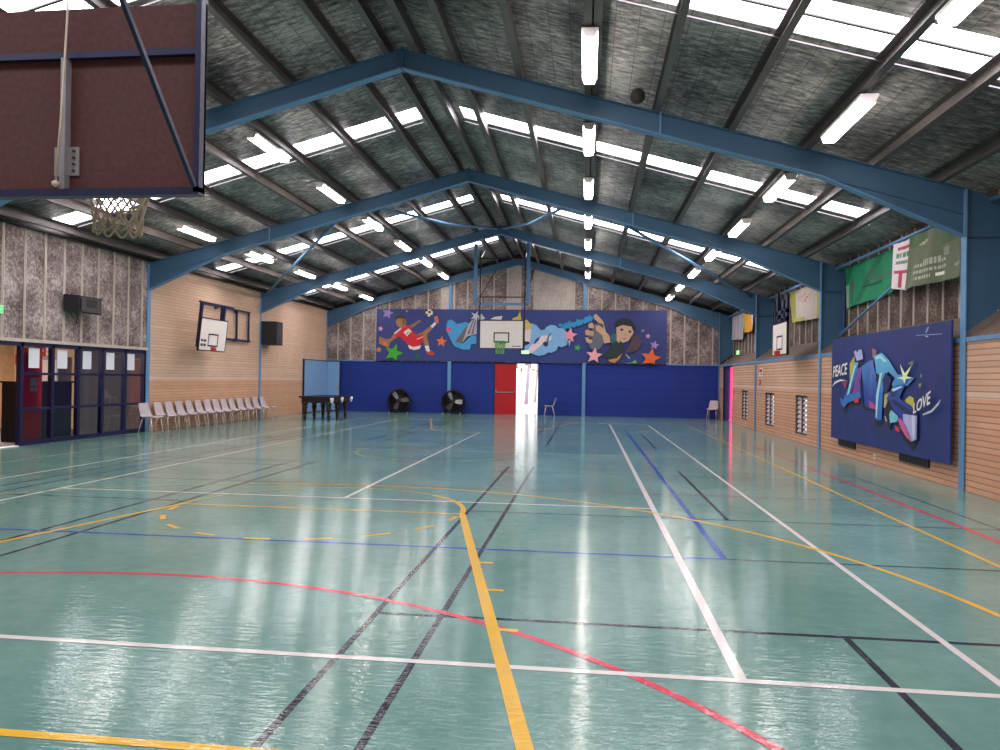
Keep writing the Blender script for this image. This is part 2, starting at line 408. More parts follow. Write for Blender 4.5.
# basketball (yellow)
for x, k in [(3.63, 'y'), (-10.0, 'wp')]: line(x, 3.03, x, 29.2, k, 0.05)
line(-10.0, 3.03, 3.63, 3.03, 'y', 0.06); line(-10.0, 29.2, 3.63, 29.2, 'yp', 0.05)
line(-10.0, 16.05, 3.63, 16.05, 'wp', 0.05); arc(CX, 15.75, 1.7, 0, 360, 'yp', 0.06, 64)
for cy, s, k in [(4.6, 1, 'y'), (27.6, -1, 'yp')]:
    arc(CX, cy, 6.08, 0 if s > 0 else 180, 100 if s > 0 else 280, k, 0.055, 70); arc(CX, cy, 6.08, 100 if s > 0 else 280, 180 if s > 0 else 360, 'yp', 0.055, 50)
    y0 = 3.03 if s > 0 else 29.2
    for x in (CX-6.08, CX+6.08): line(x, y0, x, cy, k)
for yf, yb, k in [(8.66, 3.03, 'y'), (23.5, 29.2, 'y')]:
    s = 1 if yf < 15 else -1
    arc(CX, yf, 1.72, 0 if s > 0 else 180, 180 if s > 0 else 360, k if s < 0 else 'yp', 0.06, 48)
    arc(CX, yf, 1.72, 0 if s > 0 else 180, 50 if s > 0 else 230, k, 0.065, 24)
    for a in range(-170, 0, 20): arc(CX, yf, 1.70, (a if s > 0 else a+180)-4.5, (a if s > 0 else a+180)+4.5, k, 0.055, 6)
    line(CX-1.75, yf, CX+1.75, yf, 'y' if s > 0 else 'yp', 0.05)
    for sx in (-1, 1):
        xa, xb = CX+sx*1.73, CX+sx*2.95
        line(xa, yf, xb, yb, k, 0.078 if sx > 0 else 0.06)
        for q in (0.40, 0.545, 0.70):
            x, y = xa+(xb-xa)*q, yf+(yb-yf)*q
            line(x, y, x+sx*0.16, y, k, 0.05)
arc(2.6, 28.6, 0.55, -60, 90, 'yp', 0.05, 16)
floor = struct(fm.build('floor'))

# ---- roof: foil lined underside, split by the translucent sheets
SKY = [(1.2, 2.05), (8.34, 9.16), (15.02, 15.66), (22.26, 22.92), (28.88, 29.5)]
ROOFUP = 0.225
def rz(xp): return 7.0-S*xp+ROOFUP
cm = MB()
edges = [YF]+[y for a in SKY for y in a]+[YB]
for sg, xmax in ((1, 9.42), (-1, 8.83)):
    for i in range(0, len(edges), 2):
        for xa, xb in [(0, 3.1), (3.1, 6.5), (6.5, xmax)]:
            cm.poly([(XC+sg*xa, edges[i], rz(xa)), (XC+sg*xb, edges[i], rz(xb)), (XC+sg*xb, edges[i+1], rz(xb)), (XC+sg*xa, edges[i+1], rz(xa))], M['foil'])
    for a, b in SKY:      # foil carries on over the ridge and at the eave
        for xa, xb in [(0, 0.45), (8.68, xmax)]:
            cm.poly([(XC+sg*xa, a, rz(xa)), (XC+sg*xb, a, rz(xb)), (XC+sg*xb, b, rz(xb)), (XC+sg*xa, b, rz(xa))], M['foil'])
struct(cm.build('ceiling'))
nwin = 1
for a, b in SKY:
    for sg in (1, -1):
        w = MB()
        w.poly([(XC+sg*0.45, a, rz(0.45)+0.03), (XC+sg*8.68, a, rz(8.68)+0.03), (XC+sg*8.68, b, rz(8.68)+0.03), (XC+sg*0.45, b, rz(0.45)+0.03)], M['sky'])
        o = struct(w.build('window_%d' % nwin)); nwin += 1
        t = MB()
        t.bar((XC+sg*0.45, b+0.07, rz(0.45)-0.06), (XC+sg*8.68, b+0.07, rz(8.68)-0.06), 0.018, 0.018, M['trimgrey'])
        if a == 8.34: t.bar((XC+sg*0.45, 8.70, rz(0.45)+0.0), (XC+sg*8.68, 8.70, rz(8.68)+0.0), 0.045, 0.02, M['darkgrey'])
        t.build('sheet_trim', o)

# ---- walls
def wool_panels(mb, fixed, axis, a0, a1, z0, top, mat, pale=(), step=0.6, side=1, bat=0.06, start=None):
    """woodwool panels along an axis with a pale joint batten between them; side: which way the room lies"""
    P = (lambda a, d, z: (fixed+side*d, a, z)) if axis == 'y' else (lambda a, d, z: (a, fixed+side*d, z))
    n0 = start if start is not None else a0
    a = a0; cuts = [a0]
    k = math.floor((a0-n0)/step)+1
    while n0+k*step < a1-0.02:
        cuts.append(n0+k*step); k += 1
    cuts.append(a1)
    for i in range(len(cuts)-1):
        p, q = cuts[i], cuts[i+1]; c = (p+q)/2
        mm = M['woolpale'] if any(u <= c <= v for u, v in pale) else mat
        mb.poly([P(p, 0, z0), P(q, 0, z0), P(q, 0, top(q)), P(p, 0, top(p))], mm)
        if i:
            for o in (-0.02, 0.02):
                lo, hi = p+o-0.013, p+o+0.013
                t = min(top(lo), top(hi))-0.005
                b0, b1 = P(lo, 0.001, z0), P(hi, 0.016, t)
                mb.box(b0[0], b1[0], b0[1], b1[1], z0, t, M['batten'])
            b0, b1 = P(p-0.02, 0.001, z0), P(p+0.02, 0.006, min(top(p-.02), top(p+.02)))
            mb.box(b0[0], b1[0], b0[1], b1[1], z0, b1[2]-0.005, M['batten'])

BL0, BL1, BL2, BL3 = BAY0, BAY0+BAY, BAY0+2*BAY, YB-0.1
XWL = XL-0.02      # brick face, chair side
wl = MB()
wl.box(XWL-0.2, XWL, BL1+0.02, YB, 0, 4.80, M['brickL'])
wl.box(XWL-0.2, XWL, YF, BL0, 0, 4.80, M['brickL'])
wool_panels(wl, XWL, 'y', BL0, BL1+0.02, 2.27, lambda a: 4.72, M['wool'], step=0.605, side=1, start=14.07-0.605*4)
wl.box(XWL-0.2, XWL-0.005, BL0, BL1+0.02, 2.27, 4.80, M['sill'])
struct(wl.build('wall_left'))
t = MB(); t.box(XWL-0.02, XWL+0.03, BL0, BL1-0.03, 2.21, 2.28, M['batten']); struct(t.build('trim_1'))
t = MB(); t.box(XWL, XWL+0.14, YF, YB, 4.66, 4.79, M['purlin']); t.box(XWL, XWL+0.15, YF, YB, 4.625, 4.66, M['black']); struct(t.build('trim_2'))

XWR, XWO = 5.69, 6.25      # brick face and the panelled face set back above it
wr = MB()
ops = [(20.30, 21.42, 0.22, 1.27), (23.80, 24.95, 0.24, 1.28), (27.55, 28.60, 0.24, 1.30), (30.45, 32.35, 0.0, 2.24)]
y = YF
for a, b, z0, z1 in ops:
    wr.box(XWR, XWR+0.22, y, a, 0, 2.30, M['brickR'])
    if z0 > 0: wr.box(XWR, XWR+0.22, a, b, 0, z0, M['brickR'])
    wr.box(XWR, XWR+0.22, a, b, z1, 2.30, M['brickR']); y = b
wr.box(XWR, XWR+0.22, y, YB, 0, 2.30, M['brickR'])
wr.poly([(XWR, YF, 2.305), (XWO, YF, 2.74), (XWO, YB, 2.74), (XWR, YB, 2.305)], M['sill'])
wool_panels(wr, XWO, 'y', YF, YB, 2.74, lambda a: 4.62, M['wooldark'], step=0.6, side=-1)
wr.box(XWO+0.005, XWO+0.2, YF, YB, 2.3, 4.68, M['sill'])
struct(wr.build('wall_right'))
t = MB()
for a, b in [(YF, BL0-0.09), (BL0+0.09, BL1-0.09), (BL1+0.09, BL2-0.09), (BL2+0.09, BL3-0.09)]: t.box(XWR-0.025, XWR+0.01, a, b, 2.255, 2.32, M['flange'])
struct(t.build('trim_3'))

gab = lambda x: 7.0-S*abs(x-XC)-0.05
wb = MB()
DX0, DXM, DX1, DH = -4.10, -3.13, -2.17, 2.27
wb.box(XWL-0.2, DX0-0.03, YB, YB+0.22, 0, 2.32, M['brickB']); wb.box(DX1+0.03, XWO+0.2, YB, YB+0.22, 0, 2.32, M['brickB'])
wb.box(DX0-0.03, DX1+0.03, YB, YB+0.22, DH+0.04, 2.32, M['brickB'])
PALE = [(-3.6, -3.0), (-2.4, -0.6), (-6.85, -6.3)]
wool_panels(wb, YB, 'x', XWL, XC, 2.32, gab, M['wool'], PALE, side=-1, start=-12.0)
wool_panels(wb, YB, 'x', XC, XWO, 2.32, gab, M['wool'], PALE, side=-1, start=-3.0-0.6)
wb.prism([(XWL-0.2, YB+0.02, 2.32), (XWO+0.2, YB+0.02, 2.32), (XWO+0.2, YB+0.02, 4.6), (XC, YB+0.02, 7.25), (XWL-0.2, YB+0.02, 4.75)], (0, 0.2, 0), M['black'])
struct(wb.build('wall_back'))
t = MB(); t.box(XWL, -9.62, YB-0.03, YB, 2.29, 2.35, M['flange']); t.box(3.45, XWR, YB-0.03, YB, 2.29, 2.35, M['flange']); struct(t.build('trim_4'))
wf = MB(); wf.prism([(XWL-0.2, YF, 0), (XWO+0.2, YF, 0), (XWO+0.2, YF, 4.6), (XC, YF, 7.25), (XWL-0.2, YF, 4.75)], (0, -0.2, 0), M['brickL']); struct(wf.build('wall_front'))

# ---- doors and windows in them
d = MB(); d.box(DX0-0.02, DXM-0.01, YB+0.03, YB+0.08, 0.0, DH, M['red']); door1 = struct(d.build('door_1'))
d = MB(); d.tube([(DX0+0.03, YB+0.0, 0.98), (DXM-0.1, YB+0.0, 0.98)], 0.022, M['grey'])
for x in (DX0+0.05, DXM-0.13): d.box(x-0.02, x+0.02, YB-0.02, YB+0.03, 0.95, 1.01, M['grey'])
d.box(DX0+0.02, DX0+0.06, YB-0.01, YB+0.03, 0.97, 1.12, M['grey'])
d.build('push_bar', door1)
d = MB()
for x in (DX0-0.05, DX1): d.box(x, x+0.04, YB-0.012, YB+0.1, 0, DH+0.05, M['navy'])
d.box(DX0-0.05, DX1+0.04, YB-0.012, YB+0.1, DH, DH+0.05, M['navy']); d.build('door_frame', door1)
d = MB(); d.box(DX1+0.04, DX1+0.09, YB+0.24, YB+1.2, 0.02, DH, M['red']); struct(d.build('door_2'))
d = MB(); d.box(XWR+0.06, XWR+0.11, 31.55, 32.33, 0.02, 2.22, M['violet'])
door3 = struct(d.build('door_3'))
d = MB(); d.box(XWR+0.14, XWR+0.16, 30.5, 31.62, 0.02, 2.22, M['pinkglow']); d.build('door_edge_glow', door3)  # glowing sheet standing in for sun on the red door edge
d = MB(); d.box(XWR-0.01, XWR+0.2, 32.33, 32.40, 0, 2.24, M['navy']); d.box(XWR-0.005, XWR+0.2, 30.45, 32.35, 2.20, 2.25, M['navy']); d.build('door_frame', door3)
for a, b, z0, z1 in ops[:3]:
    w = MB()
    x0, x1 = XWR+0.02, XWR+0.10
    for y0, y1 in [(a, a+0.07), (b-0.07, b), ((a+b)/2-0.03, (a+b)/2+0.03)]: w.box(x0, x1, y0, y1, z0, z1, M['darkgrey'])
    for q, r in [(z0, z0+0.05), (z1-0.05, z1)]: w.box(x0, x1, a, b, q, r, M['darkgrey'])
    o = struct(w.build('window_%d' % nwin)); nwin += 1
    g = MB(); n = 8
    for i in range(n):
        z = z0+0.09+(z1-z0-0.16)*i/(n-1)
        for y0, y1 in [(a+0.08, (a+b)/2-0.04), ((a+b)/2+0.04, b-0.08)]:
            g.bar((x0+0.035, y0, z), (x0+0.035, y1, z), 0.008, 0.095, M['plastic'], up=(0.45, 0, 1))
    g.build('louvre_pane', o)

# glazed wall into the foyer
MUL = [BL0+0.12, 13.55, 14.66, 15.60, 16.47, 17.35, 18.27, 19.12]
gx = XWL-0.05
g = MB()
for i, yy in enumerate(MUL): g.box(gx-0.05, gx+0.05, yy-0.045, yy+0.045, 0, 2.21, M['navyframe'])
g.box(gx-0.05, gx+0.05, MUL[0], MUL[-1]+0.05, 2.12, 2.21, M['navyframe'])
for a, b in [(MUL[0], MUL[1]), (MUL[2], MUL[-1])]:
    g.box(gx-0.045, gx+0.045, a, b, 0.0, 0.10, M['navyframe']); g.box(gx-0.04, gx+0.04, a, b, 0.745, 0.80, M['navyframe']); g.box(gx-0.04, gx+0.04, a, b, 1.505, 1.56, M['navyframe'])
g.box(gx-0.05, gx+0.05, 19.10, BL1+0.02, 0, 2.21, M['navyframe'])
gw = struct(g.build('window_%d' % nwin)); nwin += 1
for i in (0, 2, 3, 4, 5, 6):
    p = MB(); p.poly([(gx, MUL[i], 0.05), (gx, MUL[i+1], 0.05), (gx, MUL[i+1], 2.15), (gx, MUL[i], 2.15)], M['glass']); p.build('pane', gw)
t = MB(); t.box(gx-0.06, gx+0.06, 13.60, 14.60, 0.0, 0.012, M['white']); struct(t.build('trim_5'))
# foyer seen through it
f = MB(); f.poly([(-16.0, 12.0, 0), (XL-0.02, 12.0, 0), (XL-0.02, 19.4, 0), (-16.0, 19.4, 0)], M['darkgrey']); struct(f.build('floor_inner'))
f = MB(); f.box(-16.2, XWL-0.2, 12.0, 19.4, 3.0, 3.1, M['darkgrey']); struct(f.build('ceiling_inner'))
f = MB(); f.box(-16.2, -16.0, 12.0, 19.4, 0, 3.0, M['tan']); struct(f.build('wall_inner'))
f = MB(); f.box(-16.0, XWL-0.2, 11.9, 12.0, 0, 3.0, M['tan']); f.box(-16.0, -14.1, 19.4, 19.5, 0, 3.0, M['tan']); f.box(-14.1, XWL-0.2, 19.4, 19.5, 0, 3.0, M['darkgrey']); struct(f.build('wall_inner_near'))
d = MB(); d.box(-12.07, -12.03, 14.80, 15.42, 0.02, 2.10, M['red']); d4 = struct(d.build('door_4'))
d = MB(); d.box(-12.03, -12.015, 15.05, 15.25, 1.15, 1.45, M['grey']); d.tube([(-12.015, 15.15, 1.25), (-12.0, 15.15, 1.25), (-12.0, 15.05, 1.25)], 0.012, M['chrome']); d.build('door_handle', d4)
# outside, beyond the open doors
o = MB(); o.poly([(-60, YB+0.22, -0.02), (60, YB+0.22, -0.02), (60, 90, -0.02), (-60, 90, -0.02)], M['concrete'])
o.poly([(XWR+0.22, -10, -0.02), (60, -10, -0.02), (60, YB+0.22, -0.02), (XWR+0.22, YB+0.22, -0.02)], M['concrete'])
o.poly([(DX0-0.1, YB+0.04, -0.01), (DX1+0.1, YB+0.04, -0.01), (DX1+0.1, YB+0.25, -0.01), (DX0-0.1, YB+0.25, -0.01)], M['concrete'])
struct(o.build('ground_outside'))
for i, (x, y, h, r, lab) in enumerate([(-4.35, 44, 5.0, 0.10, 'slim pale tree trunk outside the open doorway, beside the red leaf'), (-3.85, 48, 5.5, 0.13, 'middle tree seen through the open doorway, with a mauve trunk'), (-3.55, 52, 5.0, 0.09, 'leaning thin tree outside, close to the open doorway frame')]):
    e = thing('tree', lab, 'tree', (x, y, -0.02), 0, 'trees outside the open doorway')
    m = MB(); m.tube([(0, 0, 0), (0.08, 0, 1.5), (0.02*i+0.15, 0, 3), (0.1, 0, h)], [r, r*0.85, r*0.7, r*0.4], M['bark']); m.build('trunk', e)
    m = MB()
    for k in range(70):
        c = Vector((random.gauss(0.1, 0.3), random.gauss(0, 0.4), h*0.75+random.gauss(0, 0.7)))
        a = Vector((random.uniform(-1, 1), random.uniform(-1, 1), random.uniform(-1, 1))).normalized()*0.28; b = a.orthogonal().normalized()*0.14
        m.poly([c-a, c+b, c+a, c-b], M['leafy'])
    m.build('foliage', e)

# ================================================================ STEELWORK
def portal(yc, label, gable=False):
    e = thing('portal_frame', label, 'steel frame', (XC, yc, 0), 0, 'blue steel portal frames')
    for sg in (1, -1):
        m = MB(); X = lambda xp: sg*xp
        top = lambda xp: 7.0-S*xp
        bot = lambda xp: 6.68-(6.68-4.79)/6.66*xp if xp <= 6.66 else 4.79-(4.79-3.85)/2.11*(xp-6.66)
        pts = [(X(0), -0.008, top(0)), (X(8.76), -0.008, top(8.76)), (X(8.76), -0.008, bot(8.76)), (X(6.66), -0.008, bot(6.66)), (X(0), -0.008, bot(0))]
        m.prism(pts, (0, 0.016, 0), M['steel'])
        m.bar((X(0), 0, top(0)-0.008), (X(8.76), 0, top(8.76)-0.008), 0.16, 0.016, M['steel'])
        m.bar((X(0), 0, bot(0)+0.009), (X(6.66), 0, bot(6.66)+0.009), 0.16, 0.018, M['flange'])  # flange in the web's paint, its front light put into the colour
        m.bar((X(6.66), 0, bot(6.66)+0.009), (X(8.76), 0, bot(8.76)+0.009), 0.16, 0.018, M['flange'])
        m.bar((X(6.66), 0, bot(6.66)+0.01), (X(8.76), 0, 6.68-(6.68-4.79)/6.66*8.76), 0.06, 0.012, M['steel'])
        m.box(X(0.0), X(0.012), -0.08, 0.08, 6.66, 7.03, M['steel'])
        m.build('rafter', e)
        m = MB()
        m.box(X(8.77), X(8.785), -0.08, 0.08, 0, 4.60, M['flange'])
        if sg > 0:
            m.prism([(8.785, -0.008, 2.37), (9.31, -0.008, 2.78), (9.31, -0.008, 4.42), (8.785, -0.008, 4.58)], (0, 0.016, 0), M['steel'])
            m.bar((8.79, 0, 3.85), (9.31, 0, 3.85), 0.12, 0.014, M['steel'])
            m.box(9.31, 9.325, -0.08, 0.08, 2.80, 4.42, M['steel'])
        m.build('column', e)
        if not gable:
            for xp in ((4.2,) if sg > 0 else (5.35,)):
                m = MB(); m.bar((X(xp), -0.085, 7.0-S*xp+0.05), (X(xp), -0.085, bot(xp)+0.02), 0.03, 0.012, M['flange'], up=(0, 1, 0)); m.build('fly_brace', e)
    return e
portal(BL0, 'blue steel portal frame in front, with the tall open peak over the court')
portal(BL1, 'blue steel portal frame, second from the camera, over the wall hoops')
portal(BL2, 'blue steel portal frame, third from the camera, before the hanging backboard')
portal(BL3, 'blue steel portal frame against the gable wall above the painted mural', True)

PX = [0.30, 0.95, 2.0, 3.1, 4.2, 5.35, 6.5, 7.5, 8.45]
for sg, side in ((1, 'graffiti'), (-1, 'chairs')):
    for i, xp in enumerate(PX):
        m = MB(); zb = 0; h = 0.2; w = 0.098
        L = YB-YF-0.02
        prof = [(-0.004, 0), (w, 0), (w, 0.006), (0.004, 0.006), (0.004, h-0.006), (w, h-0.006), (w, h), (-0.004, h)] if sg < 0 else \
               [(0.004, 0), (0.004, h), (-w, h), (-w, h-0.006), (-0.004, h-0.006), (-0.004, 0.006), (-w, 0.006), (-w, 0)]
        m.prism([(a, 0, b) for a, b in prof], (0, L, 0), M['purlin'])
        if i == 3 and sg > 0:
            m.prism([(0.13+a, 0, b) for a, b in prof], (0, L, 0), M['purlin'])
        o = m.build('roof_purlin', None, (0, 0, 0)); o.location = (XC+sg*xp, YF+0.01, 7.0-S*xp+0.004)
        tag(o, 'long grey steel purlin, %s from the ridge on the %s side of the roof' % (ORD[i], side), 'purlin', 'roof purlins')

# tie braces between the second and third frames
def pipe(name, pts, r, m, label, cat, group=None):
    b = MB(); b.tube(pts, r, m, 10); c = pts[0]
    o = b.build(name, None, c); return tag(o, label, cat, group)
zr = lambda xp: 7.0-S*xp-0.14
pipe('roof_brace', [(XC+0.1, BL2-0.09, 6.86), (XC+1.3, BL1+4.0, 6.42), (XC+2.7, BL1+0.05, zr(2.7))], 0.042, M['flange'], 'pale blue roof pipe from the third frame peak towards the graffiti side', 'brace', 'roof bracing pipes')
pipe('roof_brace', [(XC-0.1, BL2-0.09, 6.86), (XC-1.3, BL1+4.0, 6.42), (XC-2.7, BL1+0.05, zr(2.7))], 0.042, M['flange'], 'pale blue roof pipe from the third frame peak towards the chairs side', 'brace', 'roof bracing pipes')
pipe('roof_brace', [(XC+3.3, BL1+0.05, zr(3.3)), (XC+8.6, BL2-0.09, 4.5)], 0.042, M['flange'], 'pale blue roof pipe running down to the eave above the side hoop', 'brace', 'roof bracing pipes')
pipe('roof_brace', [(XC-3.3, BL1+0.05, zr(3.3)), (XC-8.6, BL2-0.09, 4.5)], 0.042, M['flange'], 'pale blue roof pipe running down to the eave above the black speaker', 'brace', 'roof bracing pipes')
pipe('eave_strut', [(6.02, BL0-4, 4.40), (6.02, BL0-0.05, 4.40)], 0.035, M['flange'], 'blue eave pipe in front of the first frame', 'strut', 'eave pipes on the graffiti side')
pipe('eave_strut', [(6.02, BL0+0.05, 4.40), (6.02, BL1-0.05, 4.40)], 0.035, M['flange'], 'blue eave pipe holding up the green and olive banners', 'strut', 'eave pipes on the graffiti side')
pipe('eave_strut', [(6.02, BL1+0.05, 4.40), (6.02, BL2-0.05, 4.40)], 0.035, M['flange'], 'blue eave pipe above the pale yellow banner', 'strut', 'eave pipes on the graffiti side')
pipe('eave_strut', [(6.02, BL2+0.05, 4.40), (6.02, BL3-0.05, 4.40)], 0.035, M['flange'], 'blue eave pipe above the white and orange banners', 'strut', 'eave pipes on the graffiti side')
pipe('wall_brace', [(6.03, BL1-0.15, 2.72), (6.03, 13.0, 4.25)], 0.028, M['flange'], 'blue diagonal pipe rising above the graffiti board behind the banners', 'brace')
for x, lab in ((-6.17, 'light blue steel post behind the covered fan on the end wall'), (-0.14, 'light blue steel post on the end wall beside the open doorway')):
    m = MB(); m.box(-0.075, 0.075, -0.05, 0.05, 0, gab(x)-0.12, M['flange']); m.box(-0.09, 0.09, -0.055, 0.05, 0, 0.03, M['flange'])
    o = m.build('wall_post'); o.location = (x, YB-0.055, 0); tag(o, lab, 'post', 'end wall posts')

# ================================================================ LIGHT FITTINGS
def fitting():
    e = thing('fluorescent_light', 'x', 'ceiling light', (0, 0, 0), 0, 'fluorescent roof lights')
    m = MB(); m.box(-0.11, 0.11, -0.80, 0.80, 0.045, 0.085, M['white'])
    for s in (-1, 1): m.prism([(-0.10, s*0.80, 0.05), (0.10, s*0.80, 0.05), (0.07, s*0.80, -0.03), (-0.07, s*0.80, -0.03)], (0, -s*0.02, 0), M['white'])
    m.build('housing', e)
    m = MB(); m.prism([(-0.10, -0.775, 0.045), (0.10, -0.775, 0.045), (0.075, -0.775, -0.03), (-0.075, -0.775, -0.03)], (0, 1.55, 0), M['tube']); m.build('diffuser', e)
    for yy in (-0.5, 0.5):
        m = MB(); m.box(-0.02, 0.02, yy-0.03, yy+0.03, 0.085, 0.112, M['grey']); m.build('bracket', e)
    return e
first = None
ROWS = [(3.08, 'the graffiti side, row under the ridge', range(0, 7)), (6.52, 'the graffiti side, row over the wall', range(-1, 7)), (-3.16, 'the chairs side, row under the ridge', range(0, 7)), (-6.6, 'the chairs side, row over the wall', range(1, 7))]
for xp, nm, ks in ROWS:
    ks = list(ks)
    for k in ks:
        lab = 'lit roof light, %s from the end wall, on %s' % (ORD[ks[-1]-k], nm)
        loc = (XC+xp, 10.5+3.6*k, 7.0-S*abs(xp)-0.112)
        if first is None:
            first = fitting(); first.location = loc; first['label'] = lab
        else: dup(first, loc, 0, lab)

# ================================================================ MURALS
class Art:
    """flat painted shapes on a board, each a hair in front of the one before"""
    def __init__(s, mb, fn): s.mb = mb; s.fn = fn; s.k = 0
    def poly(s, pts, m):
        s.k += 1
        s.mb.poly([s.fn(u, v, s.k) for u, v in pts], m)
    def blob(s, cx, cy, rx, ry, m, n=20, rot=0, pts=None):
        c, q = math.cos(rot), math.sin(rot)
        s.poly([(cx+c*rx*math.cos(t)-q*ry*math.sin(t), cy+q*rx*math.cos(t)+c*ry*math.sin(t)) for t in [2*math.pi*i/n for i in range(n)]], m)
    def star(s, cx, cy, r, m, rot=0, inner=0.45, n=5, sx=1.0):
        s.poly([(cx+sx*(r if i % 2 == 0 else r*inner)*math.sin(rot+math.pi*i/n), cy-(r if i % 2 == 0 else r*inner)*math.cos(rot+math.pi*i/n)) for i in range(2*n)], m)
    def text(s, txt, size, place, m, shear=0.0):
        vs, fs = text_polys(txt, size, shear); s.k += 1
        s.mb.add([s.fn(*place(x, y), s.k) for x, y, z in vs], fs, m)

# ---- long mural on the end wall (drawn in a grid where 1 unit is about 4.5 cm)
MY = YB-0.115
mm = MB(); mm.box(-9.57, 3.42, MY, MY+0.04, 2.35, 4.68, M['muralblue'])
fx = lambda px: max(-9.568, -9.57+(px-375.2)*12.98/289.3)
fz = lambda py: min(4.68, max(2.352, 4.68-(py-309.6)*2.33/52.6))
A = Art(mm, lambda u, v, k: (fx(u), MY-0.0015*k, fz(v)))
def za(ox, oy, sc):     # sketch in enlarged sub-sheets
    return lambda pts: [(ox+a/sc, oy+b/sc) for a, b in pts]
P = paint
z1 = za(370, 300, 10.0)
SK, SKD, RED = P(168, 112, 72), P(120, 76, 50), P(214, 24, 42)
def zstar(z, cx, cy, r, m, rot=0, sc=10.0, inner=0.45):
    (a, b), = z([(cx, cy)]); A.star(a, b, r/sc, m, rot, inner)
def zblob(z, cx, cy, rx, ry, m, sc=10.0, rot=0):
    (a, b), = z([(cx, cy)]); A.blob(a, b, rx/sc, ry/sc, m, 20, rot)
zstar(z1, 168, 138, 62, P(150, 120, 190), 0.25); zstar(z1, 96, 298, 30, P(214, 160, 178), 0.1); zstar(z1, 82, 515, 34, P(206, 140, 70), 0.2)
zstar(z1, 365, 117, 16, P(186, 150, 178)); zstar(z1, 480, 578, 40, P(30, 96, 62), 0.3)
zstar(z1, 238, 552, 112, P(24, 60, 40), 0.32); zstar(z1, 236, 548, 100, P(66, 172, 46), 0.32)
zstar(z1, 727, 425, 58, P(226, 116, 50), 0.1)
A.poly(z1([(85, 378), (150, 405), (200, 400), (240, 348), (275, 385), (205, 430), (182, 490), (130, 472), (82, 452)]), SK)
A.poly(z1([(120, 425), (150, 430), (185, 478), (130, 470)]), P(214, 120, 88))
A.poly(z1([(395, 268), (500, 205), (518, 214), (425, 288)]), P(140, 112, 84))
A.poly(z1([(300, 250), (355, 250), (365, 275), (310, 300)]), SK)
zblob(z1, 308, 228, 52, 60, SK, rot=-0.3)
A.poly(z1([(250, 215), (246, 178), (285, 158), (335, 165), (350, 200), (330, 195), (290, 190), (262, 200)]), P(58, 46, 48))
A.poly(z1([(318, 205), (345, 200), (356, 245), (330, 270)]), SKD)
A.poly(z1([(480, 352), (535, 330), (612, 268), (640, 285), (582, 345), (578, 385), (602, 462), (552, 478), (528, 420), (500, 400)]), SK)
A.poly(z1([(535, 380), (560, 470), (552, 478), (522, 420)]), SKD)
A.poly(z1([(612, 268), (655, 226), (672, 246), (632, 290)]), P(232, 226, 226))
A.poly(z1([(648, 172), (682, 164), (698, 222), (684, 248), (656, 220)]), P(196, 110, 96))
A.poly(z1([(556, 474), (596, 464), (612, 526), (580, 540)]), P(232, 226, 226))
A.poly(z1([(568, 522), (600, 530), (622, 514), (662, 545), (650, 570), (608, 568), (580, 552)]), P(190, 60, 56))
A.poly(z1([(310, 292), (400, 262), (428, 290), (410, 312), (482, 362), (535, 345), (540, 398), (514, 438), (520, 480), (440, 505), (388, 470), (352, 425), (302, 378), (258, 388), (238, 348)]), RED)
A.poly(z1([(234, 345), (305, 286), (316, 298), (248, 356)]), P(236, 190, 196))
A.poly(z1([(385, 462), (440, 484), (518, 466), (508, 500), (450, 516), (398, 500)]), P(236, 224, 224))
A.poly(z1([(470, 400), (535, 372), (540, 382), (480, 410)]), P(240, 170, 176))
A.poly(z1([(336, 335), (385, 296), (422, 322), (376, 376)]), P(240, 214, 206))
(cxn, cyn), = z1([(354, 338)])
ca, sa = math.cos(0.62), math.sin(0.62)
A.text('12', 5.6, lambda x, y: (cxn+x*ca+y*sa, cyn+x*sa*0.9-y*ca*0.9+1.0), P(90, 60, 62))
zblob(z1, 597, 132, 41, 42, P(36, 36, 60)); zblob(z1, 598, 132, 38, 39, P(232, 224, 206))
for a, b, r in [(602, 126, 13), (574, 112, 10), (575, 152, 10), (618, 160, 8), (625, 108, 7), (600, 96, 6)]: zblob(z1, a, b, r, r, P(40, 36, 44))
z2 = za(440, 300, 10.0)
CY, CYD = P(64, 152, 206), P(46, 120, 180)
A.poly(z2([(80, 240), (90, 212), (125, 200), (150, 215), (182, 246), (230, 236), (266, 224), (310, 240), (302, 290), (240, 340), (180, 420), (250, 440), (330, 365), (380, 360), (384, 440), (330, 450), (325, 490), (310, 504), (250, 506), (160, 474), (120, 400), (76, 310)]), CY)
zblob(z2, 103, 304, 26, 22, P(222, 70, 120))
A.poly(z2([(165, 430), (225, 345), (330, 210), (384, 168), (386, 345), (290, 370), (235, 442)]), P(176, 168, 176))
A.poly(z2([(165, 430), (225, 345), (300, 240), (262, 370), (235, 442)]), P(104, 92, 98))
A.poly(z2([(290, 350), (350, 190), (360, 190), (310, 345)]), P(110, 100, 108)); A.poly(z2([(330, 345), (370, 190), (378, 190), (350, 345)]), P(110, 100, 108))
zstar(z2, 372, 165, 58, P(196, 196, 206), 0.4, 10, 0.35)
A.poly(z2([(395, 165), (430, 140), (470, 190), (440, 200), (400, 200)]), P(180, 186, 196))
A.poly(z2([(518, 195), (560, 172), (640, 160), (632, 200)]), P(214, 208, 200)); A.poly(z2([(736, 200), (745, 185), (795, 165), (815, 106), (832, 200)]), P(214, 184, 66))
A.poly(z2([(850, 200), (880, 205), (920, 290), (880, 310), (855, 300)]), P(206, 176, 76))
z3 = za(515, 300, 10.72)
LB, PL = P(130, 178, 222), P(232, 206, 206)
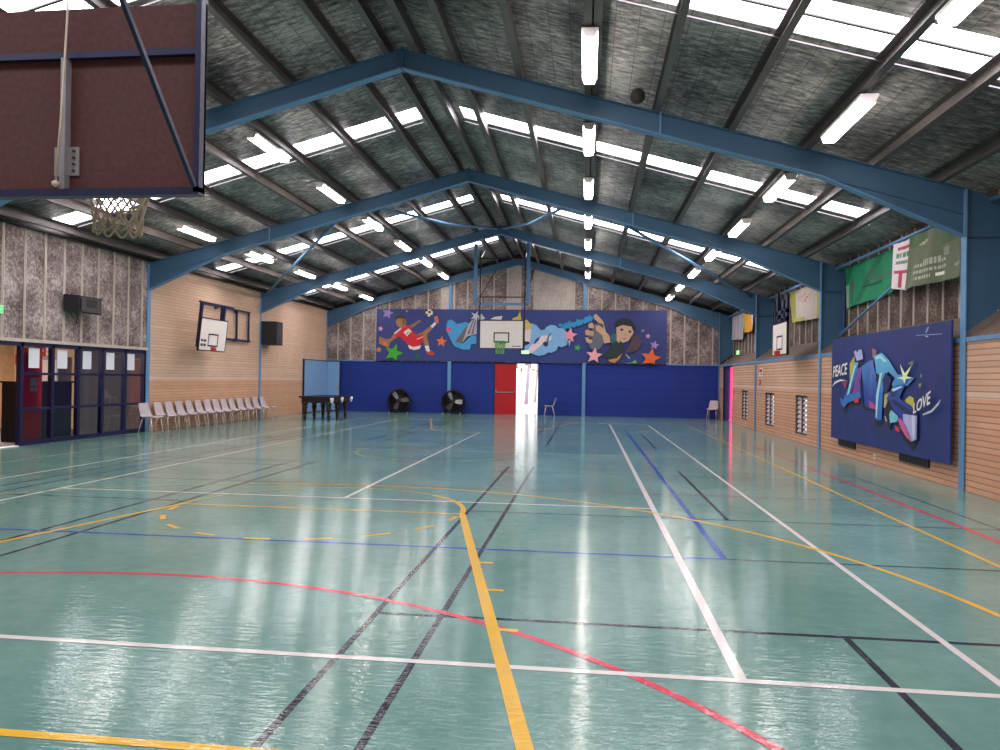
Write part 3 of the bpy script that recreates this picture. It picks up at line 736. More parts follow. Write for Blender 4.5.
A.poly(z3([(110, 300), (140, 262), (195, 248), (250, 272), (292, 322), (335, 318), (350, 290), (400, 265), (450, 272), (480, 300), (530, 292), (565, 340), (582, 420), (572, 480), (520, 505), (482, 492), (462, 540), (410, 565), (375, 560), (340, 588), (270, 600), (205, 575), (140, 570), (110, 500), (180, 470)]), LB)
A.poly(z3([(140, 565), (190, 492), (250, 440), (300, 388), (372, 376), (352, 430), (312, 472), (250, 530), (200, 570)]), PL)
A.poly(z3([(372, 400), (405, 378), (410, 420), (380, 440)]), PL)
A.poly(z3([(112, 330), (150, 318), (192, 312), (180, 450), (120, 442)]), PL)
A.poly(z3([(105, 215), (150, 214), (175, 250), (202, 292), (165, 322), (110, 315)]), P(214, 190, 96))
A.poly(z3([(216, 474), (245, 420), (290, 388), (276, 430), (236, 470)]), M['muralblue']); A.poly(z3([(110, 452), (175, 452), (165, 470), (115, 475)]), M['navy'])
A.poly(z3([(362, 462), (372, 390), (400, 352), (405, 358), (382, 395), (374, 462)]), P(40, 40, 80)); zblob(z3, 347, 472, 28, 24, P(40, 40, 90), 10.72, 0.5)
for a, b, r in [(500, 268, 26), (545, 285, 40), (588, 268, 52), (640, 262, 40), (695, 240, 48), (745, 225, 30), (770, 215, 42), (805, 195, 44), (835, 190, 20)]: zstar(z3, a, b, r, P(44, 146, 196), a*0.37, 10.72, 0.6)
zstar(z3, 602, 375, 82, P(236, 152, 166), 0.15, 10.72); A.poly(z3([(585, 430), (612, 425), (600, 498)]), P(170, 196, 220)); zstar(z3, 684, 508, 42, P(62, 160, 72), 0.2, 10.72)
z4 = za(575, 300, 10.53)
s4 = 10.53
zblob(z4, 226, 425, 78, 100, P(98, 104, 118), s4, 0.12); A.poly(z4([(210, 250), (290, 250), (300, 340), (180, 350)]), P(98, 100, 110))
A.poly(z4([(200, 160), (225, 142), (245, 160), (300, 222), (328, 330), (388, 388), (372, 440), (312, 452), (290, 362), (228, 318), (222, 270), (262, 262), (235, 215), (212, 205)]), P(206, 164, 132))
A.poly(z4([(240, 232), (300, 250), (305, 300), (262, 262)]), P(90, 80, 80))
for q in ([(150, 245), (185, 232), (205, 262), (200, 296), (150, 288)], [(114, 318), (160, 300), (205, 330), (200, 372), (122, 366)], [(118, 392), (160, 388), (195, 430), (176, 452), (132, 440)]): A.poly(z4(q), P(196, 156, 128))
zblob(z4, 172, 398, 22, 12, P(70, 44, 50), s4); zblob(z4, 170, 312, 18, 9, P(60, 50, 58), s4)
GN = P(22, 48, 48)
A.poly(z4([(345, 600), (430, 590), (505, 535), (470, 612), (420, 656), (368, 640)]), P(196, 130, 78))
A.poly(z4([(600, 370), (660, 370), (698, 450), (645, 522), (560, 548), (520, 540), (575, 455)]), P(82, 58, 72))
A.poly(z4([(360, 350), (440, 340), (445, 420), (505, 440), (512, 535), (440, 604), (355, 622), (305, 572), (352, 520), (384, 470)]), GN)
A.poly(z4([(380, 350), (435, 345), (440, 430), (390, 450), (370, 400)]), P(40, 96, 104))
A.poly(z4([(434, 270), (520, 255), (602, 262), (608, 340), (560, 420), (505, 442), (470, 420), (466, 446), (440, 425)]), P(200, 164, 136))
A.poly(z4([(422, 288), (430, 225), (500, 186), (560, 192), (600, 225), (642, 306), (602, 312), (585, 272), (500, 258)]), P(24, 36, 46))
zblob(z4, 490, 306, 17, 14, P(70, 44, 46), s4); zblob(z4, 572, 326, 14, 14, P(70, 44, 46), s4); A.poly(z4([(500, 395), (545, 392), (530, 404), (510, 406)]), P(170, 96, 88)); A.poly(z4([(528, 330), (540, 365), (522, 370)]), P(178, 136, 110))
A.poly(z4([(528, 560), (540, 556), (578, 606), (570, 610)]), P(150, 176, 196))
A.poly(z4([(535, 655), (598, 645), (630, 615), (648, 668), (560, 668)]), P(90, 180, 50))
zstar(z4, 212, 580, 88, P(240, 166, 170), 0.12, s4); zstar(z4, 785, 600, 108, P(228, 102, 40), 0.2, s4); zstar(z4, 822, 464, 50, P(168, 140, 202), 0.2, s4); zstar(z4, 755, 371, 30, P(204, 150, 190), 0.1, s4); zstar(z4, 702, 315, 18, P(190, 150, 170), 0.1, s4)
mo = tag(mm.build('wall_mural', None, (-3.07, MY, 2.35)), 'long blue mural of a footballer, stars and a girl with a spray can', 'mural')
for x in (-9.0, -4.9, -1.6, 2.8):
    m = MB(); m.box(x-0.04, x+0.04, MY+0.04, YB-0.02, 2.5, 4.5, M['tan']); m.build('mounting_batten', mo, (-3.07, MY, 2.35))

# ---- graffiti board on the brick wall
GRAF = {'Ulit':[(16.43, 2.05), (16.19, 2.03), (16.43, 1.63), (16.6, 1.38), (15.97, 1.45), (15.94, 1.33), (16.78, 1.19), (17.02, 1.07), (17.22, 1.15), (17.29, 1.3), (17.1, 1.24), (16.79, 1.51)],'lav':[(16.46, 2.26), (16.34, 2.3), (16.27, 2.24), (16.14, 2.3), (16.0, 2.29), (15.92, 2.1), (16.28, 2.07)],'purp':[(16.27, 1.92), (15.99, 1.94), (16.06, 1.68), (15.97, 1.46), (16.54, 1.39)],'N':[(15.99, 1.96), (15.61, 2.05), (15.52, 1.56), (15.35, 1.91), (15.19, 1.71), (15.2, 1.14), (15.79, 1.13), (15.97, 1.35)],'N2':[(15.61, 2.05), (15.4, 2.07), (15.35, 1.91), (15.52, 1.56)],'pinkb':[(15.59, 1.28), (15.2, 1.18), (15.22, 1.11), (15.55, 1.12)],'arch':[(15.36, 2.14), (14.96, 2.19), (14.62, 2.05), (14.21, 1.78), (13.51, 1.71), (13.79, 1.57), (13.99, 1.6), (14.38, 1.53), (14.47, 1.6), (14.3, 1.71), (14.66, 1.84), (15.0, 1.82), (15.04, 1.77), (15.22, 1.81), (15.27, 2.0)],'T':[(15.0, 1.83), (14.57, 1.9), (14.84, 1.6), (14.92, 0.92), (15.19, 0.91), (15.21, 1.37)],'E':[(14.38, 1.57), (13.87, 1.6), (14.11, 1.35), (13.61, 1.23), (13.38, 1.1), (13.36, 0.67), (13.56, 0.61), (13.68, 0.64), (14.14, 0.96), (14.37, 1.13), (14.55, 1.29), (14.69, 1.32)],'Ein':[(14.43, 1.51), (14.19, 1.53), (14.27, 1.37), (14.51, 1.36)],'E2':[(13.94, 1.08), (13.37, 1.07), (13.38, 0.67), (13.6, 0.62), (13.93, 0.87)],'y1':[(13.94, 1.32), (13.74, 1.4), (13.58, 1.37), (13.53, 1.16), (13.77, 1.19)],'y2':[(16.75, 2.02), (16.46, 2.18), (16.45, 1.93), (16.74, 1.68)],'y3':[(14.84, 1.41), (14.63, 1.45), (14.69, 1.19), (14.87, 1.15)],'y4':[(14.82, 1.0), (14.59, 1.02), (14.63, 0.9), (14.77, 0.91)],'r1':[(16.36, 1.28), (16.1, 1.31), (16.05, 1.22), (16.3, 1.2)],'r2':[(14.25, 0.85), (14.05, 0.84), (14.05, 0.75), (14.2, 0.76)],'pk':[(14.41, 1.13), (14.1, 1.03), (14.14, 0.93), (14.45, 0.89), (14.5, 1.05)],'o1':[(15.49, 2.3), (15.24, 2.25), (15.3, 2.08), (15.46, 2.11)],'pk2':[(17.24, 1.63), (16.8, 1.68), (16.98, 1.48)],'b1':[(17.22, 1.13), (15.94, 1.32), (15.91, 1.21), (16.78, 1.08), (17.02, 0.93)],'b2':[(15.31, 0.89), (14.9, 0.91), (14.96, 0.77), (15.26, 0.79)],'b3':[(14.14, 0.89), (13.68, 0.63), (13.38, 0.65), (13.59, 0.46), (13.96, 0.62)],'b4':[(15.94, 1.35), (15.2, 1.12), (15.24, 1.05), (15.85, 1.07)],'b5':[(16.2, 2.13), (15.92, 2.1), (15.97, 1.92), (16.19, 2.03)],'b6':[(14.67, 1.31), (14.37, 1.12), (14.54, 0.72), (14.83, 1.09)],'b7':[(15.22, 1.81), (15.0, 1.82), (15.09, 1.68), (15.22, 1.64)],'flare':[(13.91, 1.73), (14.05, 1.96), (13.83, 1.79), (13.56, 1.93), (13.76, 1.74), (13.51, 1.71), (13.79, 1.69), (13.85, 1.61), (13.92, 1.69), (14.17, 1.71)],'sw1':[(17.73, 1.52), (17.54, 1.64), (17.18, 1.69), (16.8, 1.67), (17.15, 1.65), (17.49, 1.6)],'sw2':[(13.11, 1.11), (12.79, 1.19), (12.59, 1.3), (12.46, 1.38), (12.54, 1.28), (12.76, 1.16), (13.08, 1.09)],'sig1':[(13.38, 2.43), (12.45, 2.4), (12.45, 2.39), (13.38, 2.42)],'sig2':[(13.04, 2.45), (12.94, 2.54), (12.9, 2.53), (12.98, 2.45)],'sig3':[(13.08, 2.46), (12.69, 2.47), (12.69, 2.45), (13.08, 2.44)],'sig4':[(13.04, 2.4), (12.9, 2.39), (12.93, 2.37), (13.03, 2.38)],'sp1':[(13.28, 1.61), (13.18, 1.62), (13.2, 1.56), (13.26, 1.55)],'sp2':[(13.21, 1.77), (13.17, 1.77), (13.17, 1.71), (13.2, 1.71)],'sp3':[(13.72, 1.97), (13.48, 2.0), (13.52, 1.91)],}
GXF = XWR-0.125
gm = MB(); gm.box(GXF, GXF+0.03, 12.29, 17.96, 0.37, 2.60, M['graffblue'])
B = Art(gm, lambda u, v, k: (GXF-0.0015*k, u, v))
GRAF.update({'hl1':[(15.25, 2.12), (14.99, 2.15), (14.68, 2.02), (14.76, 2.0), (15.02, 2.09), (15.21, 2.07)],
'hl2':[(15.01, 1.79), (14.88, 1.83), (15.06, 1.37), (15.13, 0.95), (15.19, 0.95), (15.18, 1.37)],
'hl3':[(16.37, 1.99), (16.28, 1.97), (16.52, 1.61), (16.68, 1.39), (16.8, 1.34), (16.63, 1.63)],
'dk1':[(14.37, 1.33), (13.79, 1.19), (13.48, 1.1), (13.62, 1.07), (14.05, 1.16), (14.43, 1.27)],
'dk2':[(16.06, 1.68), (15.96, 1.68), (15.84, 1.15), (15.95, 1.13)],
'glow1':[(14.23, 1.89), (14.02, 2.01), (13.65, 2.05), (13.35, 1.96), (13.18, 1.81), (13.18, 1.61), (13.4, 1.51), (13.56, 1.68), (13.89, 1.78)],
'glow2':[(16.83, 2.15), (16.47, 2.26), (16.29, 2.09), (16.57, 1.76), (16.84, 1.68), (17.01, 1.85)],
'glow3':[(15.64, 0.96), (14.84, 1.04), (14.55, 0.87), (14.73, 0.65), (15.16, 0.52), (15.58, 0.65)],
'hl4':[(14.44, 1.51), (14.01, 1.57), (13.96, 1.55), (14.37, 1.46)],
'hl5':[(13.56, 1.08), (13.4, 1.06), (13.4, 0.68), (13.49, 0.65)],
'pk3':[(14.18, 1.03), (13.94, 0.97), (13.69, 0.78), (13.59, 0.63), (13.73, 0.67), (13.98, 0.81)],
'dk3':[(14.86, 1.68), (14.7, 1.82), (14.44, 1.68), (14.53, 1.53), (14.76, 1.41)]
})
cy = spray('spray_cyan', srgb(120, 206, 232), srgb(52, 112, 190), 0.9, 2.2); bl = spray('spray_blue', srgb(66, 140, 200), srgb(36, 60, 150), 0.8, 2.0)
lt = spray('spray_pale', srgb(120, 180, 226), srgb(176, 176, 226), 0.5, 1.4)
bk, ye, pk = P(22, 22, 40), P(196, 188, 70), P(190, 80, 150)
B.poly(GRAF['glow3'], P(34, 48, 104))
for k in ('b1', 'b2', 'b3', 'b4', 'b5'): B.poly(GRAF[k], bk)
for k in ('y1', 'y2'): B.poly(GRAF[k], ye)
B.poly(GRAF['y3'], P(188, 178, 120)); B.poly(GRAF['y4'], P(196, 180, 120)); B.poly(GRAF['o1'], P(150, 96, 110)); B.poly(GRAF['pk2'], P(146, 60, 110))
B.poly(GRAF['b6'], bk)
B.poly(GRAF['purp'], spray('spray_purple', srgb(70, 90, 180), srgb(130, 60, 150), 1.0, 2.0)); B.poly(GRAF['N'], bl); B.poly(GRAF['N2'], P(96, 110, 190)); B.poly(GRAF['pinkb'], P(176, 66, 140))
B.poly(GRAF['Ulit'], cy); B.poly(GRAF['lav'], P(168, 170, 222)); B.poly(GRAF['b7'], bk)
B.poly(GRAF['arch'], cy); B.poly(GRAF['T'], cy); B.poly(GRAF['E'], bl); B.poly(GRAF['Ein'], P(30, 44, 110)); B.poly(GRAF['E2'], lt)
hl = P(168, 224, 240)
for k in ('hl1', 'hl2', 'hl3', 'hl4'): B.poly(GRAF[k], hl)
for k in ('dk1', 'dk2', 'dk3'): B.poly(GRAF[k], P(26, 34, 90))
B.poly(GRAF['hl5'], P(206, 206, 236)); B.poly(GRAF['pk3'], P(200, 90, 150))
B.poly(GRAF['r1'], P(206, 50, 60)); B.poly(GRAF['r2'], P(206, 50, 60)); B.poly(GRAF['pk'], P(120, 196, 214))
B.poly(GRAF['flare'], P(236, 240, 190)); B.poly(GRAF['sp1'], P(150, 150, 96)); B.poly(GRAF['sp2'], P(150, 150, 96)); B.poly(GRAF['sp3'], P(120, 124, 110))
wt = P(232, 226, 222)
B.poly(GRAF['sw1'], wt); B.poly(GRAF['sw2'], P(186, 190, 212))
for k in ('sig1', 'sig2', 'sig4'): B.poly(GRAF[k], P(150, 170, 204))
B.text('PEACE', 0.36, lambda x, y: (17.66-x*0.88, 1.74+y*0.95+0.06*x), wt, 0.15)
B.text('LOVE', 0.27, lambda x, y: (13.46-x*0.98, 1.10+x*0.30+y*(0.85+0.35*x)), wt, 0.15)
go = tag(gm.build('graffiti_board', None, (GXF, 15.1, 0.37)), 'blue graffiti board reading peace love with big cyan letters on brick wall', 'mural')
for y in (12.7, 15.1, 17.5):
    m = MB(); m.box(GXF+0.03, XWR, y-0.04, y+0.04, 0.45, 2.2, M['tan']); m.build('mounting_batten', go, (GXF, 15.1, 0.37))

# ================================================================ HOOPS
def net_mb(mb, c, r0, r1, h, m, r=0.006, n=12, rows=4):
    c = Vector(c)
    R = lambda t: r0+(r1-r0)*(1-(1-t)**1.6)
    for k in range(n):
        for s in (1, -1):
            pts = []
            for q in range(rows+1):
                t = q/rows; a = 2*math.pi*(k+s*0.5*q)/n
                pts.append(c+Vector((math.cos(a)*R(t), math.sin(a)*R(t), -h*t)))
            mb.tube(pts, r, m, 5, caps=False)
    for k in range(n):      # hanging loops
        pts = []
        for i in range(7):
            a = 2*math.pi*(k+i/6)/n; pts.append(c+Vector((math.cos(a)*R(1), math.sin(a)*R(1), -h-0.05*math.sin(math.pi*i/6))))
        mb.tube(pts, r, m, 5, caps=False)
def ring_mb(mb, c, r, t, m):
    c = Vector(c); mb.tube([c+Vector((math.cos(a)*r, math.sin(a)*r, 0)) for a in [2*math.pi*i/24 for i in range(24)]], t, m, 8, closed=True)

# ---- the hoop over the camera's end of the court, seen from behind
BY = 4.28
e = thing('basketball_hoop', 'maroon backed basketball board in navy frame hanging overhead, seen from behind', 'basketball hoop', (-3.15, BY, 2.68))
BX0, BX1, BZ0, BZ1 = -4.03, -2.315, 2.70, 3.82
W = lambda mb, nm: mb.build(nm, e, (-3.15, BY, 2.68))
b = MB(); b.box(BX0, BX1, BY, BY+0.018, BZ0, BZ1, M['maroon']); b.box(BX0, BX1, BY+0.018, BY+0.022, BZ0, BZ1, M['white']); W(b, 'backboard')
b = MB()
for x in (BX0, BX1-0.035): b.box(x, x+0.035, BY-0.05, BY+0.024, BZ0-0.03, BZ1+0.35, M['navy'])
b.box(BX0, BX1, BY-0.05, BY+0.024, BZ0-0.045, BZ0, M['navy']); b.box(BX0+0.035, BX1-0.035, BY-0.04, BY, 3.50, 3.54, M['navy']); W(b, 'board_frame')
b = MB(); b.box(-3.215, -3.180, BY-0.05, BY-0.001, BZ0, 3.50, M['grey']); W(b, 'support_post')
b = MB(); b.box(-3.275, -3.115, BY-0.012, BY-0.001, 2.79, 2.965, M['grey'])
for z in (2.82, 2.86, 2.90, 2.94): b.lathe([(0.009, 0), (0.009, 0.01)], (-3.145, BY-0.022, z), M['darkgrey'], 8, (0, 1, 0))
W(b, 'bracket_plate')
b = MB(); b.bar((BX1-0.02, BY-0.06, BZ0+0.0), (-2.40, 3.60, 3.50), 0.025, 0.025, M['navy']); b.bar((-2.40, 3.60, 3.50), (-2.52, 2.77, 4.49), 0.025, 0.025, M['navy']); W(b, 'diagonal_brace')
b = MB(); b.bar((BX0+0.02, BY-0.06, BZ0+0.0), (-3.93, 3.60, 3.50), 0.025, 0.025, M['navy']); W(b, 'diagonal_brace')
b = MB(); b.tube([(-3.15, BY-0.09, 4.6), (-3.15, BY-0.085, 3.78), (-3.18, BY-0.08, 3.2), (-3.215, BY-0.075, 2.735)], 0.007, M['rope'], 6)
b.lathe([(0.004, -0.02), (0.02, -0.01), (0.02, 0.012), (0.004, 0.02)], (-3.218, BY-0.075, 2.725), M['rope'], 8); W(b, 'rope')
HX, HY, HZ = -3.11, 4.66, 2.87
b = MB(); ring_mb(b, (HX, HY, HZ), 0.215, 0.012, M['rimred']); b.box(HX-0.07, HX+0.07, BY+0.02, HY-0.2, HZ-0.05, HZ+0.01, M['rimred']); rim = W(b, 'rim')
b = MB(); net_mb(b, (HX, HY, HZ-0.01), 0.21, 0.145, 0.305, M['net'], 0.0075, 11, 4); b.build('net', rim, (-3.15, BY, 2.68))
for x in (BX0+0.02, BX1-0.02):
    b = MB(); b.bar((x, BY, BZ1+0.3), (x, BY, roofz(x)+0.0), 0.05, 0.05, M['navy'])
    b.bar((x, BY, 4.0), (x, 2.2, roofz(x)), 0.04, 0.04, M['navy']); W(b, 'hanger')

# ---- the hoop hanging at the end wall
FY = 28.0
e = thing('basketball_hoop', 'white rectangular basketball board with green net hanging before the end mural', 'basketball hoop', (-3.2, FY, 2.68))
W = lambda mb, nm: mb.build(nm, e, (-3.2, FY, 2.68))
X0, X1, Z0, Z1 = -4.05, -2.38, 2.71, 3.79
b = MB(); b.box(X0+0.03, X1-0.03, FY, FY+0.03, Z0+0.03, Z1-0.03, M['white'])
for x0, x1, z0, z1 in [(-3.51, -2.92, 2.94, 2.985), (-3.51, -2.92, 3.285, 3.33), (-3.51, -3.465, 2.94, 3.33), (-2.965, -2.92, 2.94, 3.33)]: b.box(x0, x1, FY-0.003, FY+0.001, z0, z1, M['black'])
for i, w in enumerate((0.05, 0.03, 0.045, 0.035, 0.05, 0.03)): b.box(-2.80+i*0.055, -2.80+i*0.055+w, FY-0.003, FY+0.001, 2.795, 2.83+0.008*(i % 2), M['darkgrey'])
W(b, 'backboard')
b = MB()
for x in (X0, X1-0.03): b.box(x, x+0.03, FY-0.005, FY+0.05, Z0, Z1, M['black'])
for z in (Z0, Z1-0.03): b.box(X0, X1, FY-0.005, FY+0.05, z, z+0.03, M['black'])
W(b, 'board_frame')
b = MB(); c = (-3.215, FY-0.40, 2.97)
ring_mb(b, c, 0.22, 0.014, P(70, 150, 80)); b.box(-3.30, -3.13, FY-0.19, FY, 2.90, 2.985, P(70, 150, 80)); rim = W(b, 'rim')
b = MB(); net_mb(b, (c[0], c[1], c[2]-0.01), 0.215, 0.15, 0.40, M['greennet'], 0.009, 10, 4); b.build('net', rim, (-3.2, FY, 2.68))
b = MB()
for x in (-4.05, -2.36): b.box(x-0.022, x+0.022, FY+0.05, FY+0.10, Z0, 6.42, M['black'])
b.box(-4.05, -2.36, FY+0.05, FY+0.09, 4.64, 4.68, M['black']); b.box(-4.05, -2.36, FY+0.05, FY+0.09, 6.10, 6.14, M['black'])
for x in (-4.05, -2.36): b.bar((x, FY+0.08, 6.1), (x, FY+1.5, roofz(x)-0.05), 0.035, 0.035, M['black']); b.bar((x, FY+0.08, 4.66), (x, FY+4.8, roofz(x)-0.4), 0.035, 0.035, M['black'])
W(b, 'hanging_frame')
for sx, xx in ((-1, -4.25), (1, -2.25)):
    b = MB(); b.box(xx-0.06, xx+0.06, FY+0.12, FY+0.2, 4.70, roofz(xx)+0.0, M['flange']); b.box(xx-0.1, xx+0.1, FY+0.1, FY+0.22, 4.62, 4.71, M['flange'])
    W(b, 'hanger_post')
b = MB(); b.box(-4.25, -2.25, FY+0.13, FY+0.19, 4.36, 4.45, M['flange']); b.box(-4.29, -4.21, FY+0.13, FY+0.19, 4.36, 4.64, M['flange']); b.box(-2.29, -2.21, FY+0.13, FY+0.19, 4.36, 4.64, M['flange']); W(b, 'cross_tube')

# ---- practice hoops on the side walls; modelled facing +x then turned
def board_face(mb, w, h, x, marks=True):
    mb.box(x-0.03, x, -w/2+0.03, w/2-0.03, 0.03, h-0.03, M['white'])
    for y0, y1, z0, z1 in [(-0.30, 0.30, 0.14, 0.185), (-0.30, 0.30, 0.485, 0.53), (-0.30, -0.255, 0.14, 0.53), (0.255, 0.30, 0.14, 0.53)]: mb.box(x-0.001, x+0.003, y0, y1, z0, z1, M['black'])
    if marks:
        for zz in (0.14, 0.27):
            for i, l in enumerate((0.07, 0.05, 0.08, 0.05)): mb.box(x-0.001, x+0.003, -w/2+0.10+i*0.085, -w/2+0.10+i*0.085+l, zz, zz+0.075, M['darkgrey'])
def board_rim(mb, w, h, x):
    for y in (-w/2, w/2-0.03): mb.box(x-0.05, x+0.005, y, y+0.03, 0, h, M['black'])
    for z in (0, h-0.03): mb.box(x-0.05, x+0.005, -w/2, w/2, z, z+0.03, M['black'])

bx = XWL+0.74; yc = 21.52; zc = 2.27
e = thing('wall_hoop', 'tilted white practice backboard on a navy swing frame over the chairs', 'basketball hoop', (XWL, yc, 2.3))
W = lambda mb, nm: mb.build(nm, e, (XWL, yc, 2.3))
def tilt(mb, ang, pz=1.0):
    c, s = math.cos(ang), math.sin(ang)
    mb.v = [((x)*c+(z-pz)*s, y, -(x)*s+(z-pz)*c+pz) for x, y, z in mb.v]
    mb.v = [(x+bx, y+yc, z+zc) for x, y, z in mb.v]
    return mb
tz = 0.10
b = MB(); board_face(b, 1.62, 0.98, 0.0); W(tilt(b, tz), 'backboard')
b = MB(); board_rim(b, 1.62, 0.98, 0.0); W(tilt(b, tz), 'board_frame')
b = MB(); b.box(0, 0.08, -0.09, 0.09, 0.02, 0.13, M['rimred']); b.box(0.08, 0.12, -0.06, 0.06, 0.03, 0.06, M['rimred']); W(tilt(b, tz), 'rim_bracket')
b = MB()
for y in (-0.72, 0.66): b.box(-0.12, -0.05, y-0.05, y+0.05, 0.1, 1.42, M['navy'])
b.box(-0.12, -0.06, 0.50, 0.54, 0.98, 1.42, M['navy']); b.box(-0.14, -0.09, -0.80, 1.3, 1.40, 1.45, M['navy']); W(tilt(b, tz), 'swing_frame')
b = MB(); wx = XWL+0.06
b.box(wx, wx+0.05, 21.9, 25.25, 3.74, 3.79, M['navy']); b.box(wx, wx+0.06, 22.6, 25.25, 2.72, 2.79, M['navy'])
for y in (23.35, 24.25, 25.15): b.box(wx, wx+0.05, y-0.035, y+0.035, 2.72, 3.79, M['navy'])
for y, z in ((22.1, 3.60), (21.0, 2.76)): b.bar((XWL, y+1.3, z), (bx-0.12, y, z), 0.04, 0.04, M['navy'])
for y, z in ((24.25, 3.72), (24.25, 2.75), (22.9, 3.72)): b.box(XWL-0.018, wx, y-0.05, y+0.05, z-0.04, z+0.04, M['navy'])
W(b, 'wall_frame')

yc2, bx2 = 20.9, 5.12
e = thing('wall_hoop', 'white practice backboard on navy posts above the brick wall, by pale yellow banner', 'basketball hoop', (XWO, yc2, 2.3))
W = lambda mb, nm: mb.build(nm, e, (XWO, yc2, 2.3))
def flip(mb): mb.v = [(bx2-x, yc2-y, z+2.33) for x, y, z in mb.v]; mb.f = mb.f; return mb
b = MB(); board_face(b, 1.5, 0.88, 0.0, False); W(flip(b), 'backboard')
b = MB(); board_rim(b, 1.5, 0.88, 0.0); W(flip(b), 'board_frame')
b = MB(); b.box(0, 0.12, -0.09, 0.09, 0.0, 0.12, M['rimred']); W(flip(b), 'rim_bracket')
W(flip(MB().box(-0.12, -0.06, -0.66, -0.50, 0.0, 1.75, M['navy']).box(-0.12, -0.06, 0.30, 0.50, 0.0, 1.6, M['navy']).box(-0.12, -0.06, -0.66, 0.50, 1.12, 1.22, M['navy']).box(-0.12, -0.06, -0.66, 0.50, 0.88, 1.0, M['navy']).box(-0.12, -0.06, -0.12, 0.12, 0.88, 1.5, M['navy'])), 'swing_frame')
b = MB()
for y in (25.2, 25.6): b.box(6.13, 6.22, y-0.07, y+0.07, 2.8, 4.3, M['navy'])
for z in (2.95, 3.9):
    b.box(6.15, 6.20, 25.2, 25.6, z-0.03, z+0.03, M['navy'])
    b.bar((bx2+0.1, 21.5, z), (6.15, 25.2, z), 0.05, 0.05, M['navy'])
b.bar((bx2+0.1, 21.5, 3.6), (6.15, 25.2, 4.1), 0.05, 0.05, M['navy'])
W(b, 'wall_frame')

# ================================================================ CHAIRS
def chair_mesh():
    prof = [(0.215, 0.415), (0.20, 0.436), (0.14, 0.440), (0.02, 0.430), (-0.10, 0.424), (-0.165, 0.440), (-0.195, 0.49), (-0.225, 0.58), (-0.255, 0.68), (-0.28, 0.765), (-0.287, 0.79)]
    ny = 8; vs = []; fs = []
    def pt(i, j, off):
        x, z = prof[i]; t = 2*j/ny-1
        wd = 0.215 if i < 6 else 0.215-0.012*(i-5)
        d = 0.018*t*t
        if i < 5: return (x, t*wd, z+d-off)
        return (x+d-0.9*off, t*wd, z-0.3*off)
    n = len(prof)
    for off in (0, 0.012):
        for i in range(n):
            for j in range(ny+1): vs.append(pt(i, j, off))
    T = n*(ny+1)
    for i in range(n-1):
        for j in range(ny):
            a = i*(ny+1)+j; q = (a, a+1, a+ny+2, a+ny+1)
            fs.append(q[::-1]); fs.append(tuple(k+T for k in q))
    ring = [j for j in range(ny+1)]+[i*(ny+1)+ny for i in range(1, n)]+[(n-1)*(ny+1)+j for j in range(ny-1, -1, -1)]+[i*(ny+1) for i in range(n-2, 0, -1)]
    for k in range(len(ring)):
        a, b2 = ring[k], ring[(k+1) % len(ring)]; fs.append((a, b2, b2+T, a+T))
    return vs, fs
def make_chair(label, group):
    e = thing('plastic_chair', label, 'chair', (0, 0, 0), 0, group)
    vs, fs = chair_mesh(); m = MB(); m.add(vs, fs, M['plastic'], True); m.build('seat_shell', e)
    for s in (-1, 1):
        for top, foot in (((0.15, s*0.17, 0.42), (0.21, s*0.20, 0.0)), ((-0.12, s*0.17, 0.42), (-0.23, s*0.20, 0.0))):
            m = MB(); m.tube([top, ((top[0]*0.4+foot[0]*0.6), (top[1]*0.5+foot[1]*0.5), 0.2), (foot[0], foot[1], 0.02)], 0.0125, M['legmetal'], 8); m.lathe([(0.016, 0), (0.016, 0.03)], foot, M['grey'], 8); m.build('leg', e)
    m = MB()
    for s in (-1, 1): m.tube([(0.15, s*0.17, 0.415), (-0.12, s*0.17, 0.41)], 0.011, M['legmetal'], 6)
    m.tube([(0.15, -0.17, 0.415), (0.15, 0.17, 0.415)], 0.010, M['legmetal'], 6); m.tube([(-0.12, -0.17, 0.41), (-0.12, 0.17, 0.41)], 0.010, M['legmetal'], 6)
    m.build('seat_frame', e)
    return e
CH = [18.77, 19.55, 20.10, 20.64, 21.18, 21.72, 22.26, 22.79, 23.33, 23.88, 24.46, 25.07, 25.67, 26.27]
ch0 = None
for i, y in enumerate(CH):
    lab = 'grey plastic chair against the glazed doors, before the wall row begins' if i == 0 else 'grey plastic chair, %s from the glazed doors in the row along brick' % ORD[i-1]
    loc = (XWL+0.37+(0.05 if i == 0 else 0.0), y, 0); rzz = -0.18 if i == 0 else random.uniform(-0.06, 0.02)
    if ch0 is None: ch0 = make_chair(lab, 'chairs along the brick wall'); ch0.location = loc; ch0.rotation_euler = (0, 0, rzz)
    else: dup(ch0, loc, rzz, lab)
c = dup(ch0, (-1.62, 33.0, 0), math.pi+0.1, 'grey plastic chair alone beside the open doorway, seen in profile'); del c['group']
c = dup(ch0, (5.36, 33.0, 0), -math.pi/2-0.35, 'grey plastic chair in the far corner beside the pink lit door'); del c['group']

